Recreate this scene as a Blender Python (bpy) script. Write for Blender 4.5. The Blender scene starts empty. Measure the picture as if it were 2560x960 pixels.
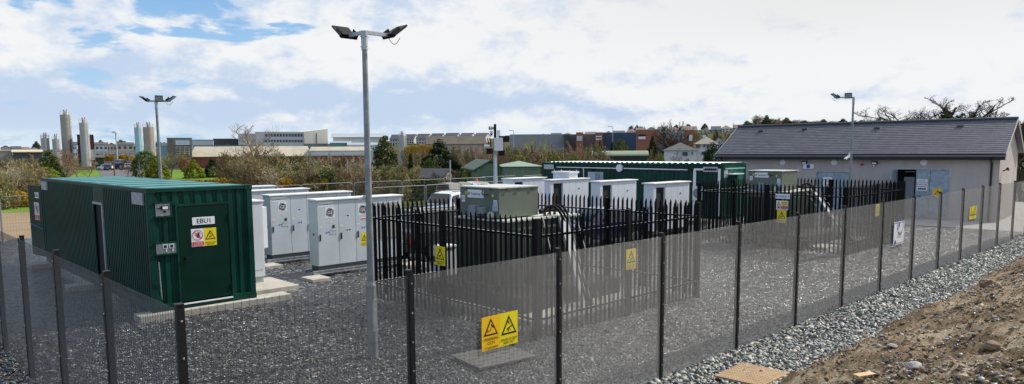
import bpy, math, random
import numpy as np
from mathutils import Vector, Matrix, noise as mnoise
R = math.radians
S = bpy.context.scene
COL = S.collection
rnd = random.Random(7)

# ------------------------------------------------------------------ camera model (metres; X along front fence, Y away)
F, CX, CY, PITCH, ROLL, YAW, EYE = 1762.93, 1275.93, 564.06, 0.1051, -0.0069, 0.7637, 3.7912
fw = Vector((math.sin(YAW)*math.cos(PITCH), math.cos(YAW)*math.cos(PITCH), -math.sin(PITCH)))
rt0 = Vector((math.cos(YAW), -math.sin(YAW), 0)); up0 = rt0.cross(fw)
rt = math.cos(ROLL)*rt0 + math.sin(ROLL)*up0
up = -math.sin(ROLL)*rt0 + math.cos(ROLL)*up0
def ray(x, y): return fw + rt*((x-CX)/F) - up*((y-CY)/F)
def G(x, y, z=0.0):
    r = ray(x, y); t = (z-EYE)/r.z; return Vector((0, 0, EYE)) + r*t
def ONV(x, y, v): r = ray(x, y); return Vector((0, 0, EYE)) + r*(v/r.y)
def ONU(x, y, u): r = ray(x, y); return Vector((0, 0, EYE)) + r*(u/r.x)
def FAR(x, y, D): r = ray(x, y); return Vector((0, 0, EYE)) + r*(D/math.hypot(r.x, r.y))

cam = bpy.data.cameras.new("camera"); co = bpy.data.objects.new("camera", cam); COL.objects.link(co)
M = Matrix((( rt.x, up.x, -fw.x, 0), (rt.y, up.y, -fw.y, 0), (rt.z, up.z, -fw.z, EYE), (0, 0, 0, 1)))
co.matrix_world = M
cam.sensor_fit = 'HORIZONTAL'; cam.sensor_width = 36; cam.lens = F/2560*36
cam.shift_x = (1280-CX)/2560; cam.shift_y = (CY-480)/2560
cam.clip_start = 0.1; cam.clip_end = 20000
S.camera = co

# ------------------------------------------------------------------ materials
MATS = {}
def _new(name):
    m = bpy.data.materials.new(name); m.use_nodes = True; nt = m.node_tree
    return m, nt, nt.nodes['Principled BSDF']
def mat(name, c, rough=0.6, metal=0.0, var=0.0, scale=3.0, bump=0.0, bscale=40, c2=None, spec=0.5, coat=0.0, objrand=0.0, detail=4, stretch=None):
    if name in MATS: return MATS[name]
    m, nt, b = _new(name); N, L = nt.nodes, nt.links
    b.inputs['Roughness'].default_value = rough; b.inputs['Metallic'].default_value = metal
    b.inputs['Specular IOR Level'].default_value = spec; b.inputs['Coat Weight'].default_value = coat
    c = tuple(c)+(1,)
    b.inputs['Base Color'].default_value = c
    tc = N.new('ShaderNodeTexCoord'); src = tc.outputs['Object']
    if stretch:
        mp = N.new('ShaderNodeMapping'); mp.inputs['Scale'].default_value = stretch; L.new(src, mp.inputs['Vector']); src = mp.outputs['Vector']
    out = None
    if var > 0 or c2:
        n = N.new('ShaderNodeTexNoise'); n.inputs['Scale'].default_value = scale; n.inputs['Detail'].default_value = detail; n.inputs['Roughness'].default_value = .65
        L.new(src, n.inputs['Vector'])
        rp = N.new('ShaderNodeValToRGB'); rp.color_ramp.elements[0].position = .32; rp.color_ramp.elements[1].position = .68
        a = c2+(1,) if c2 else tuple(min(1, x*(1+var)) for x in c[:3])+(1,)
        rp.color_ramp.elements[0].color = c if c2 else tuple(x*(1-var) for x in c[:3])+(1,)
        rp.color_ramp.elements[1].color = a
        L.new(n.outputs['Fac'], rp.inputs['Fac']); out = rp.outputs['Color']
        mr = N.new('ShaderNodeMapRange'); mr.inputs['To Min'].default_value = max(0, rough-.12); mr.inputs['To Max'].default_value = min(1, rough+.12)
        L.new(n.outputs['Fac'], mr.inputs['Value']); L.new(mr.outputs['Result'], b.inputs['Roughness'])
    if objrand > 0:
        oi = N.new('ShaderNodeObjectInfo'); hs = N.new('ShaderNodeHueSaturation')
        mv = N.new('ShaderNodeMapRange'); mv.inputs['To Min'].default_value = 1-objrand; mv.inputs['To Max'].default_value = 1+objrand
        L.new(oi.outputs['Random'], mv.inputs['Value']); L.new(mv.outputs['Result'], hs.inputs['Value'])
        m2 = N.new('ShaderNodeMath'); m2.operation = 'MULTIPLY_ADD'; m2.inputs[1].default_value = 7.31; m2.inputs[2].default_value = 0
        fr = N.new('ShaderNodeMath'); fr.operation = 'FRACT'; L.new(oi.outputs['Random'], m2.inputs[0]); L.new(m2.outputs[0], fr.inputs[0])
        mh = N.new('ShaderNodeMapRange'); mh.inputs['To Min'].default_value = .475; mh.inputs['To Max'].default_value = .525
        L.new(fr.outputs[0], mh.inputs['Value']); L.new(mh.outputs['Result'], hs.inputs['Hue'])
        if out: L.new(out, hs.inputs['Color'])
        else: hs.inputs['Color'].default_value = c
        out = hs.outputs['Color']
    if out: L.new(out, b.inputs['Base Color'])
    if bump > 0:
        n2 = N.new('ShaderNodeTexNoise'); n2.inputs['Scale'].default_value = bscale; n2.inputs['Detail'].default_value = 5
        L.new(src, n2.inputs['Vector']); bp = N.new('ShaderNodeBump'); bp.inputs['Strength'].default_value = bump; bp.inputs['Distance'].default_value = .02
        L.new(n2.outputs['Fac'], bp.inputs['Height']); L.new(bp.outputs['Normal'], b.inputs['Normal'])
    MATS[name] = m; return m

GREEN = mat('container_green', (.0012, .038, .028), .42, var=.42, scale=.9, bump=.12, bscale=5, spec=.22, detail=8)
GREENROOF = mat('container_roof_green', (.008, .20, .17), .34, c2=(.06, .21, .18), scale=1.3, stretch=(.5, 1.4, 1), bump=.1)  # container green brightened for the roof; sky reflection is in the colour
GREENDOOR = mat('door_green', (.001, .022, .015), .4, var=.12, scale=2, spec=.2)
BLACK = mat('black_powder_coat', (.006, .006, .007), .4, spec=.25, var=.3, scale=6)
PALE = mat('palisade_black', (.0035, .0035, .004), .5, spec=.18, var=.35, scale=5)
WIRE = mat('mesh_wire', (.055, .058, .063), .38, metal=.2, spec=1.0)
POST = mat('fence_post_black', (.010, .010, .011), .45, spec=.3)
RAILT = mat('rail_worn_edge', (.42, .42, .43), .5)  # pale colour on the rail tops stands in for sun glint
GALV = mat('galvanised_steel', (.42, .45, .48), .45, metal=.55, var=.22, scale=7, bump=.05, bscale=30, detail=8)
GALVD = mat('galvanised_door', (.30, .37, .44), .5, metal=.35, var=.3, scale=3.2, detail=8, bump=.05)
CABW = mat('cabinet_white', (.66, .69, .74), .38, var=.04, scale=2)
CABR = mat('cabinet_roof_white', (.78, .78, .78), .4, var=.05, scale=2)
CABG = mat('cabinet_grey', (.53, .58, .61), .42, var=.09, scale=1.4, detail=7, stretch=(1, 1, .4))
CABS = mat('cabinet_side_grey', (.50, .56, .56), .45, var=.05, scale=2)
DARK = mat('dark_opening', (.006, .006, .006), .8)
TGREEN = mat('transformer_green', (.13, .152, .12), .42, var=.08, scale=2)
TGREEND = mat('transformer_dark_green', (.055, .08, .06), .45, var=.1, scale=2)
CONC = mat('concrete', (.46, .43, .37), .85, var=.18, scale=4, bump=.2, bscale=60)
CONCD = mat('concrete_apron', (.50, .46, .41), .85, var=.12, scale=1.5, bump=.1)
WHITE = mat('white_paint', (.8, .8, .8), .35)
SIGNW = mat('sign_white', (.78, .79, .82), .4)
SIGNY = mat('sign_yellow', (.80, .66, .01), .4)
SIGNYO = mat('sign_amber', (.85, .50, .01), .4)
SIGNR = mat('sign_red', (.62, .02, .015), .4)
INK = mat('sign_black', (.01, .01, .01), .5)
BLUEINK = mat('sign_blue', (.02, .05, .32), .5)
SKYINK = mat('sign_light_blue', (.05, .32, .75), .5)
RUBBER = mat('rubber', (.012, .012, .012), .75)
GLASS = mat('car_glass', (.012, .018, .022), .06, spec=.9)
RED = mat('red_lamp', (.5, .01, .01), .2)
ORANGE = mat('orange_lamp', (.8, .1, .01), .25)
RENDER = mat('wall_render', (.43, .385, .36), .9, var=.13, scale=.9, bump=.15, bscale=70, stretch=(1, 1, .35), detail=7)
GUTTER = mat('gutter_black', (.006, .006, .007), .35)
WOOD = mat('timber', (.33, .23, .13), .8, var=.25, scale=6, stretch=(1, 6, 1))
OLDWOOD = mat('weathered_timber', (.12, .115, .10), .85, var=.25, scale=5, stretch=(6, 1, 1))
CABLE = mat('cable_black', (.010, .010, .010), .7, spec=.2)
BROWNP = mat('bank_dirt', (.2, .14, .09), .9)
PLASW = mat('white_plastic', (.72, .74, .76), .35)

# ------------------------------------------------------------------ mesh builder
class MB:
    def __init__(s): s.v = []; s.f = []; s.m = []
    def add(s, vs, fs, mi=0):
        o = len(s.v); s.v += [tuple(p) for p in vs]
        for f in fs: s.f.append(tuple(o+i for i in f)); s.m.append(mi)
        return s
    def box(s, x0, x1, y0, y1, z0, z1, mi=0):
        if x0 > x1: x0, x1 = x1, x0
        if y0 > y1: y0, y1 = y1, y0
        return s.add([(x0,y0,z0),(x1,y0,z0),(x1,y1,z0),(x0,y1,z0),(x0,y0,z1),(x1,y0,z1),(x1,y1,z1),(x0,y1,z1)],
            [(0,3,2,1),(4,5,6,7),(0,1,5,4),(1,2,6,5),(2,3,7,6),(3,0,4,7)], mi)
    def obox(s, c, ax, ay, az, hx, hy, hz, mi=0):
        c = Vector(c); ax = Vector(ax).normalized(); ay = Vector(ay).normalized(); az = Vector(az).normalized(); P = []
        for dz in (-1, 1):
            for dx, dy in ((-1,-1),(1,-1),(1,1),(-1,1)): P.append(c+ax*hx*dx+ay*hy*dy+az*hz*dz)
        return s.add(P, [(0,3,2,1),(4,5,6,7),(0,1,5,4),(1,2,6,5),(2,3,7,6),(3,0,4,7)], mi)
    def tube(s, p0, p1, r0, r1=None, n=8, mi=0, cap=True):
        p0 = Vector(p0); p1 = Vector(p1); r1 = r0 if r1 is None else r1; d = (p1-p0)
        if d.length < 1e-6: return s
        d.normalize(); a = d.cross(Vector((0, 0, 1)))
        if a.length < .01: a = d.cross(Vector((0, 1, 0)))
        a.normalize(); b = d.cross(a); o = []
        for p, r in ((p0, r0), (p1, r1)):
            for k in range(n):
                t = 2*math.pi*k/n; o.append(p+a*r*math.cos(t)+b*r*math.sin(t))
        fs = [(k, n+k, n+(k+1) % n, (k+1) % n) for k in range(n)]
        if cap: fs += [tuple(range(n)), tuple(range(2*n-1, n-1, -1))]
        return s.add(o, fs, mi)
    def path(s, pts, r, n=6, mi=0):
        for a, b in zip(pts[:-1], pts[1:]): s.tube(a, b, r, r, n, mi)
        return s
    def prism(s, poly, z0, z1, mi=0):    # poly in xy, extruded in z
        n = len(poly); vs = [(x, y, z0) for x, y in poly]+[(x, y, z1) for x, y in poly]
        return s.add(vs, [tuple(range(n-1, -1, -1)), tuple(range(n, 2*n))]+[(k, (k+1) % n, n+(k+1) % n, n+k) for k in range(n)], mi)
    def slab(s, poly3, off, mi=0):       # poly in 3d, extruded by vector off
        n = len(poly3); off = Vector(off); vs = [Vector(p) for p in poly3]; vs += [p+off for p in vs]
        return s.add(vs, [tuple(range(n-1, -1, -1)), tuple(range(n, 2*n))]+[(k, (k+1) % n, n+(k+1) % n, n+k) for k in range(n)], mi)
    def mesh(s, name, mats, smooth=False):
        me = bpy.data.meshes.new(name); me.from_pydata(s.v, [], s.f)
        mats = mats if isinstance(mats, (list, tuple)) else [mats]
        for m in mats: me.materials.append(m)
        if len(mats) > 1: me.polygons.foreach_set('material_index', s.m)
        if smooth: me.polygons.foreach_set('use_smooth', [True]*len(me.polygons))
        me.update(); return me

def tag(o, label=None, cat=None, group=None, kind=None):
    if label: o['label'] = label
    if cat: o['category'] = cat
    if group: o['group'] = group
    if kind: o['kind'] = kind
    return o
def thing(name, label, cat, loc=(0, 0, 0), rz=0.0, group=None, kind=None):
    o = bpy.data.objects.new(name, None); COL.objects.link(o); o.location = loc; o.rotation_euler = (0, 0, rz); o.empty_display_size = .3
    return tag(o, label, cat, group, kind)
def obj(name, mesh, parent=None, loc=None, label=None):
    o = bpy.data.objects.new(name, mesh); COL.objects.link(o)
    if parent: o.parent = parent
    if loc is not None: o.location = loc
    if label: o['label'] = label
    return o
def part(name, mb, mats, parent, world=False, smooth=False, label=None, bevel=0):
    """mb in the parent's local space, or in world space (world=True)"""
    if world and parent is not None:
        p = parent; Mw = Matrix.Identity(4)
        while p: Mw = (Matrix.Translation(p.location) @ p.rotation_euler.to_matrix().to_4x4()) @ Mw; p = p.parent
        Mi = Mw.inverted(); mb.v = [tuple(Mi @ Vector(v)) for v in mb.v]
    o = obj(name, mb.mesh(name, mats, smooth), parent, label=label)
    if bevel:
        md = o.modifiers.new('bevel', 'BEVEL'); md.width = bevel; md.segments = 2; md.limit_method = 'ANGLE'
    return o
def kids(o): return [c for c in COL.objects if c.parent == o]
def copy_tree(o, parent=None, loc=None, rz=None, label=None, scale=None):
    c = o.copy(); COL.objects.link(c)
    if parent: c.parent = parent
    if loc is not None: c.location = loc
    if rz is not None: c.rotation_euler = (0, 0, rz)
    if label: c['label'] = label
    if scale is not None: c.scale = scale if hasattr(scale, '__len__') else (scale,)*3
    for ch in o.children: copy_tree(ch, c)
    return c

# ------------------------------------------------------------------ lettering
_tc = {}
def text_geo(st, bold=False):
    k = (st, bold)
    if k in _tc: return _tc[k]
    cu = bpy.data.curves.new('t', 'FONT'); cu.body = st; cu.size = 1; cu.align_x = 'CENTER'; cu.resolution_u = 2
    if bold: cu.offset = .010
    o = bpy.data.objects.new('t', cu); COL.objects.link(o)
    bpy.context.view_layer.update()
    me = bpy.data.meshes.new_from_object(o.evaluated_get(bpy.context.evaluated_depsgraph_get()))
    vs = [(v.co.x, v.co.y) for v in me.vertices]; fs = [tuple(p.vertices) for p in me.polygons]
    bpy.data.objects.remove(o); bpy.data.curves.remove(cu); bpy.data.meshes.remove(me)
    _tc[k] = (vs, fs); return _tc[k]
def facing(O, A, N, name, label, cat, w, h, items, board, parent=None, t=.004, group=None, edge=None):
    """flat sign: O lower-left corner (world), A unit axis to its right, N outward normal"""
    O = Vector(O); A = Vector(A).normalized(); N = Vector(N).normalized(); U = Vector((0, 0, 1))
    bmb = MB(); P = [O, O+A*w, O+A*w+U*h, O+U*h]
    bmb.slab([p - N*t for p in P], N*t)
    if parent is None:
        root = thing(name, label, cat, tuple(O), 0, group); b = part('board', bmb, board, root, world=True)
    else:
        root = part(name, bmb, board, parent, world=True); b = root
    lv = {'t': MB(), 'g': MB()}; mats = {'t': [], 'g': []}; k = 0
    def mi(kind, m):
        if m not in mats[kind]: mats[kind].append(m)
        return mats[kind].index(m)
    for it in items:
        k += 1; off = N*(.0012+.0007*k)
        def W(x, y): return O+A*x+U*y+off
        ty = it[0]
        if ty == 'rect':
            _, x0, y0, x1, y1, m = it; lv['g'].add([W(x0,y0), W(x1,y0), W(x1,y1), W(x0,y1)], [(0,1,2,3)], mi('g', m))
        elif ty == 'poly':
            _, pts, m = it; lv['g'].add([W(x, y) for x, y in pts], [tuple(range(len(pts)))], mi('g', m))
        elif ty == 'ring':
            _, cx, cy, r, r2, m = it; n = 28
            vs = [W(cx+q*math.cos(2*math.pi*j/n), cy+q*math.sin(2*math.pi*j/n)) for q in (r, r2) for j in range(n)]
            lv['g'].add(vs, [(j, (j+1) % n, n+(j+1) % n, n+j) for j in range(n)], mi('g', m))
        elif ty == 'disc':
            _, cx, cy, r, m = it; n = 20
            lv['g'].add([W(cx+r*math.cos(2*math.pi*j/n), cy+r*math.sin(2*math.pi*j/n)) for j in range(n)], [tuple(range(n))], mi('g', m))
        elif ty == 'text':
            _, st, cx, cy, hh, m = it[:6]; bold = len(it) > 6 and it[6]
            vs, fs = text_geo(st, bold); xs = [v[0] for v in vs]; ww = max(xs)-min(xs); mx = it[7] if len(it) > 7 else w*.94
            sc = hh/.72; sx = min(sc, mx/ww)
            mid = (max(xs)+min(xs))/2
            lv['t'].add([W(cx+(x-mid)*sx, cy-hh/2+y*sc) for x, y in vs], fs, mi('t', m))
    if lv['g'].v: part('pictogram', lv['g'], mats['g'], root, world=True)
    if lv['t'].v: part('lettering', lv['t'], mats['t'], root, world=True)
    return root
def tri_items(cx, cy, s, kind, m=INK, ground=SIGNY):
    h = s*.9; a = [(cx-s/2, cy-h/2), (cx+s/2, cy-h/2), (cx, cy+h/2)]; q = .72
    cc = (cx, cy-h/6)
    b = [(cc[0]+(x-cc[0])*q, cc[1]+(y-cc[1])*q) for x, y in a]
    it = [('poly', a, m), ('poly', b, ground)]
    e = s/10.
    if kind == 'bolt':
        it.append(('poly', [(cx-.9*e, cy+2.4*e), (cx-.4*e, cy+2.4*e), (cx-.1*e, cy+1.1*e), (cx+.5*e, cy+1.8*e), (cx+.35*e, cy-.3*e), (cx+.0*e, cy+.7*e), (cx-.5*e, cy+.3*e)], m))
        it.append(('poly', [(cx-1.7*e, cy-2.6*e), (cx-1.2*e, cy-1.6*e), (cx+.4*e, cy-.9*e), (cx+1.4*e, cy-.5*e), (cx+1.5*e, cy-1.1*e), (cx+.5*e, cy-1.6*e), (cx-.6*e, cy-2.1*e)], m))
        it.append(('disc', cx+1.75*e, cy-.7*e, .35*e, m))
        it.append(('poly', [(cx+.1*e, cy-1.6*e), (cx+.5*e, cy-1.6*e), (cx+1.2*e, cy-2.9*e), (cx+.8*e, cy-2.9*e)], m))
        it.append(('poly', [(cx-.9*e, cy-1.9*e), (cx-.4*e, cy-1.9*e), (cx-.2*e, cy-3.2*e), (cx-.7*e, cy-3.2*e)], m))
    elif kind == 'cctv':
        it.append(('poly', [(cx-.3*e, cy+.9*e), (cx+.1*e, cy+1.5*e), (cx+2.1*e, cy-.3*e), (cx+1.6*e, cy-.9*e)], m))
        it.append(('poly', [(cx+.2*e, cy-.0*e), (cx+.5*e, cy-.2*e), (cx-.3*e, cy-2.1*e), (cx-.6*e, cy-1.9*e)], m))
        it.append(('poly', [(cx-2.2*e, cy-2.3*e), (cx-2.1*e, cy-1.9*e), (cx-.2*e, cy-1.8*e), (cx-.2*e, cy-2.2*e)], m))
        it.append(('poly', [(cx-2.4*e, cy-2.8*e), (cx-2.0*e, cy-2.8*e), (cx-2.0*e, cy-1.5*e), (cx-2.4*e, cy-1.5*e)], m))
    else:
        it.append(('rect', cx-.35*e, cy-1.4*e, cx+.35*e, cy+1.8*e, m)); it.append(('disc', cx, cy-2.3*e, .45*e, m))
    return it
def death_items(w, h, x0=0.0):
    return tri_items(x0+w/2, h*.62, w*.86, 'bolt') + [('text', 'DANGER OF DEATH', x0+w/2, h*.19, h*.075, INK, True, w*.9), ('text', 'KEEP OUT', x0+w/2, h*.09, h*.075, INK, True, w*.6)]
def noentry_items(w, h, x0=0.0):
    cx, cy, r = x0+w*.5, h*.64, w*.42; it = []
    it.append(('disc', cx+.12*r, cy-.22*r, .33*r, INK))
    for k, a in enumerate((60, 78, 96, 114, 150)):
        ca, sa = math.cos(R(a)), math.sin(R(a)); bx, by = cx+.12*r+ca*.2*r, cy-.2*r+sa*.2*r; ln = (.55, .62, .6, .5, .38)[k]*r
        it.append(('poly', [(bx-sa*.06*r, by+ca*.06*r), (bx+sa*.06*r, by-ca*.06*r), (bx+ca*ln+sa*.05*r, by+sa*ln-ca*.05*r), (bx+ca*ln-sa*.05*r, by+sa*ln+ca*.05*r)], INK))
    q = .70; it.append(('poly', [(cx-q*r-.06*r, cy+q*r-.06*r), (cx-q*r+.06*r, cy+q*r+.06*r), (cx+q*r+.06*r, cy-q*r+.06*r), (cx+q*r-.06*r, cy-q*r-.06*r)], SIGNR))
    it.append(('ring', cx, cy, r, r*.87, SIGNR))
    it.append(('rect', x0+w*.05, h*.04, x0+w*.95, h*.28, SIGNR))
    for k, t in enumerate(('No unauthorised', 'persons allowed', 'beyond this point')): it.append(('text', t, x0+w/2, h*(.23-.07*k), h*.05, SIGNW, True, w*.8))
    return it

# ------------------------------------------------------------------ world and sun
SUN = Vector((.967*math.cos(R(40)), -.255*math.cos(R(40)), math.sin(R(40)))).normalized()
def make_world():
    w = bpy.data.worlds.new("World"); S.world = w; w.use_nodes = True; nt = w.node_tree; N, L = nt.nodes, nt.links
    bg = N['Background']; out = N['World Output']
    sky = N.new('ShaderNodeTexSky'); sky.sky_type = 'NISHITA'; sky.sun_disc = False
    sky.sun_elevation = math.asin(SUN.z); sky.sun_rotation = math.atan2(SUN.x, SUN.y); sky.air_density = 1.0; sky.dust_density = .6; sky.ozone_density = 1.3
    L.new(sky.outputs[0], bg.inputs[0]); bg.inputs[1].default_value = 0.13
    tc = N.new('ShaderNodeTexCoord'); sep = N.new('ShaderNodeSeparateXYZ'); L.new(tc.outputs['Generated'], sep.inputs[0])
    def ma(op, a, b=None, c=None):
        n = N.new('ShaderNodeMath'); n.operation = op
        for i, x in enumerate((a, b, c)):
            if x is None: continue
            if isinstance(x, (int, float)): n.inputs[i].default_value = x
            else: L.new(x, n.inputs[i])
        return n.outputs[0]
    az = ma('ARCTAN2', sep.outputs[0], sep.outputs[1]); el = ma('ARCSINE', sep.outputs[2])
    def nz(sa, se, ox, oy, detail=6, rough=.55, dist=0.0):
        cb = N.new('ShaderNodeCombineXYZ'); L.new(ma('MULTIPLY_ADD', az, sa, ox), cb.inputs[0]); L.new(ma('MULTIPLY_ADD', el, se, oy), cb.inputs[1])
        t = N.new('ShaderNodeTexNoise'); t.inputs['Scale'].default_value = 1; t.inputs['Detail'].default_value = detail; t.inputs['Roughness'].default_value = rough; t.inputs['Distortion'].default_value = dist
        L.new(cb.outputs[0], t.inputs['Vector']); return t.outputs['Fac']
    def mr(x, a, b, c=0.0, d=1.0, sm=True):
        n = N.new('ShaderNodeMapRange'); n.interpolation_type = 'SMOOTHSTEP' if sm else 'LINEAR'
        L.new(x, n.inputs['Value']); n.inputs['From Min'].default_value = a; n.inputs['From Max'].default_value = b; n.inputs['To Min'].default_value = c; n.inputs['To Max'].default_value = d
        return n.outputs[0]
    def mixc(f, a, b):
        n = N.new('ShaderNodeMix'); n.data_type = 'RGBA'
        if isinstance(f, float): n.inputs[0].default_value = f
        else: L.new(f, n.inputs[0])
        for i, x in ((6, a), (7, b)):
            if isinstance(x, tuple): n.inputs[i].default_value = x+(1,)
            else: L.new(x, n.inputs[i])
        return n.outputs[2]
    # azimuth of left edge ~ .14 rad, right edge ~1.4 rad ; elevation 0 .. .22 in frame
    body = nz(6.5, 13.5, 3.1, 7.7, 8, .58, .15)        # big cumulus shapes
    fine = nz(22.0, 34.0, 11.0, 2.0, 6, .6, .2)
    azr = mr(az, .55, 1.25)                          # brighter, flatter cloud towards the sun side
    lum = ma('ADD', ma('MULTIPLY', body, .72), ma('MULTIPLY', fine, .28))
    lum = ma('ADD', lum, ma('MULTIPLY', azr, .12))
    # layered grey-blue underside band low down, white heads above it
    band = ma('MULTIPLY', mr(el, .012, .05), mr(el, .125, .055))
    lum2 = ma('SUBTRACT', lum, ma('MULTIPLY', band, .085))
    f = mr(lum2, .41, .56)
    c = mixc(f, (.555, .675, .86), (.90, .915, .93))
    hz = mr(el, .05, .005)
    c = mixc(ma('MULTIPLY', hz, .85), c, (.66, .80, .92))
    toph = ma('MULTIPLY', mr(el, .10, .2), azr)
    c = mixc(toph, c, (.82, .82, .825))
    # gaps of blue sky high on the left
    gap = nz(6.0, 20.0, 1.2, 4.35, 5, .55, .3)
    gl = ma('SUBTRACT', ma('ADD', gap, mr(el, .10, .24, 0, .10)), mr(az, .25, 1.0, 0, .22))
    gm = mr(gl, .565, .63)
    blue = mixc(mr(el, .06, .3), (.42, .66, .92), (.13, .38, .80))
    sn = N.new('ShaderNodeMix'); sn.data_type = 'RGBA'; sn.inputs[0].default_value = .8; sx = N.new('ShaderNodeVectorMath'); sx.operation = 'SCALE'; sx.inputs[3].default_value = .13; L.new(sky.outputs[0], sx.inputs[0]); L.new(sx.outputs[0], sn.inputs[6]); L.new(blue, sn.inputs[7]); L.new(sn.outputs[2], bg.inputs[0]); bg.inputs[1].default_value = 1.0
    cb = N.new('ShaderNodeBackground'); L.new(c, cb.inputs[0]); cb.inputs[1].default_value = 1.0
    skb = N.new('ShaderNodeMixShader'); L.new(gm, skb.inputs[0]); L.new(cb.outputs[0], skb.inputs[1]); L.new(bg.outputs[0], skb.inputs[2])
    L.new(skb.outputs[0], out.inputs['Surface'])
make_world()
sl = bpy.data.lights.new("sun", 'SUN'); sl.energy = 4.8; sl.angle = R(.6); sl.color = (1, .955, .88)
so = bpy.data.objects.new("sun", sl); COL.objects.link(so); so.rotation_euler = SUN.to_track_quat('Z', 'Y').to_euler(); so.location = (20, -20, 60)
S.view_settings.view_transform = 'Standard'; S.view_settings.look = 'None'; S.view_settings.exposure = 0.0; S.view_settings.gamma = 1.0

# ------------------------------------------------------------------ terrain
def sm(a, b, x):
    t = min(1, max(0, (x-a)/(b-a))); return t*t*(3-2*t)
_sky = [(0, 375), (300, 371), (600, 373), (900, 354), (1200, 347), (1500, 338), (1800, 322), (2000, 309), (2400, 309), (2560, 309)]
_AZ = [-180, -60]; _HH = [5, 5]
for _x, _y in _sky: _q = FAR(_x, _y, 520); _AZ.append(math.degrees(math.atan2(_q.x, _q.y))); _HH.append(_q.z)
_AZ += [120, 180]; _HH += [18, 5]
def gz(x, y):
    r = math.hypot(x, y); a = math.degrees(math.atan2(x, y))
    h = float(np.interp(a, _AZ, _HH))
    dv = float(np.interp(a, [-180, 4, 24, 34, 180], [1, 1, 1, 3, 3]))
    return -.03 - dv*sm(44, 100, r) + (h+dv)*sm(250 if a > 24 else 340, 520, r)
def make_terrain():
    rs = [0, 10, 20, 30, 38, 44, 50, 56, 62, 70, 80, 90, 100, 125, 150, 190, 230, 270, 310, 350, 390, 430, 470, 520, 620, 800, 1200, 2500, 6000]
    azs = [R(a) for a in list(range(-180, 0, 10))+[x*1.5 for x in range(0, 64)]+list(range(96, 180, 7))]
    n = len(azs); vs = [(0, 0, -.03)]; fs = []
    for r in rs[1:]:
        for a in azs: x, y = r*math.sin(a), r*math.cos(a); vs.append((x, y, gz(x, y)+ (rnd.uniform(-.25, .25) if 60 < r < 500 else 0)))
    for j in range(n): fs.append((0, 1+(j+1) % n, 1+j))
    for i in range(len(rs)-2):
        for j in range(n): a = 1+i*n+j; b = 1+i*n+(j+1) % n; fs.append((a, b, b+n, a+n))
    m, nt, b = _new('field_ground'); N, L = nt.nodes, nt.links
    tc = N.new('ShaderNodeTexCoord'); b.inputs['Roughness'].default_value = .95; b.inputs['Specular IOR Level'].default_value = .1
    n1 = N.new('ShaderNodeTexNoise'); n1.inputs['Scale'].default_value = .05; n1.inputs['Detail'].default_value = 9; n1.inputs['Roughness'].default_value = .6; L.new(tc.outputs['Object'], n1.inputs['Vector'])
    n2 = N.new('ShaderNodeTexNoise'); n2.inputs['Scale'].default_value = 1.7; n2.inputs['Detail'].default_value = 8; n2.inputs['Roughness'].default_value = .7; L.new(tc.outputs['Object'], n2.inputs['Vector'])
    r1 = N.new('ShaderNodeValToRGB'); e = r1.color_ramp.elements; e[0].position = .38; e[0].color = (.055, .07, .02, 1); e[1].position = .62; e[1].color = (.12, .10, .05, 1); L.new(n1.outputs['Fac'], r1.inputs['Fac'])
    r2 = N.new('ShaderNodeValToRGB'); e = r2.color_ramp.elements; e[0].position = .35; e[0].color = (.55, .55, .5, 1); e[1].position = .7; e[1].color = (1.25, 1.2, 1.1, 1); L.new(n2.outputs['Fac'], r2.inputs['Fac'])
    mx = N.new('ShaderNodeMix'); mx.data_type = 'RGBA'; mx.blend_type = 'MULTIPLY'; mx.inputs[0].default_value = 1; L.new(r1.outputs[0], mx.inputs[6]); L.new(r2.outputs[0], mx.inputs[7]); L.new(mx.outputs[2], b.inputs['Base Color'])
    me = bpy.data.meshes.new('terrain'); me.from_pydata(vs, [], fs); me.materials.append(m); me.update()
    o = obj('terrain', me); tag(o, kind='structure')
make_terrain()

def patch(name, pts, m, dz=.02, sub=True):
    """ground sheet draped on the terrain; pts polygon (x,y)"""
    c = (sum(p[0] for p in pts)/len(pts), sum(p[1] for p in pts)/len(pts)); vs, fs = [], []; K = 8; n = len(pts)*4
    ring = []
    for i in range(len(pts)):
        a, b = pts[i], pts[(i+1) % len(pts)]
        for k in range(4): ring.append((a[0]+(b[0]-a[0])*k/4, a[1]+(b[1]-a[1])*k/4))
    vs.append((c[0], c[1], gz(*c)+dz))
    for q in range(1, K+1):
        for p in ring: x = c[0]+(p[0]-c[0])*q/K; y = c[1]+(p[1]-c[1])*q/K; vs.append((x, y, gz(x, y)+dz+ .28*sm(55, 80, math.hypot(x, y))))
    for j in range(n): fs.append((0, 1+j, 1+(j+1) % n))
    for q in range(K-1):
        for j in range(n): a = 1+q*n+j; b = 1+q*n+(j+1) % n; fs.append((a, a+n, b+n, b))
    me = bpy.data.meshes.new(name); me.from_pydata(vs, [], fs); me.materials.append(m); me.update()
    return tag(obj(name, me), kind='structure')
LAWN = mat('lawn_grass', (.10, .19, .02), .95, c2=(.16, .25, .03), scale=.4, spec=.1)
ROAD = mat('asphalt', (.12, .11, .11), .9, var=.12, scale=.3)
DIRT = mat('bare_dirt', (.33, .25, .16), .95, c2=(.24, .17, .10), scale=.5, detail=8, stretch=(.3, 1, 1), spec=.1)
ROUGHG = mat('rough_grass', (.16, .17, .06), .95, c2=(.07, .11, .02), scale=.7, detail=8, spec=.1)

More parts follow.
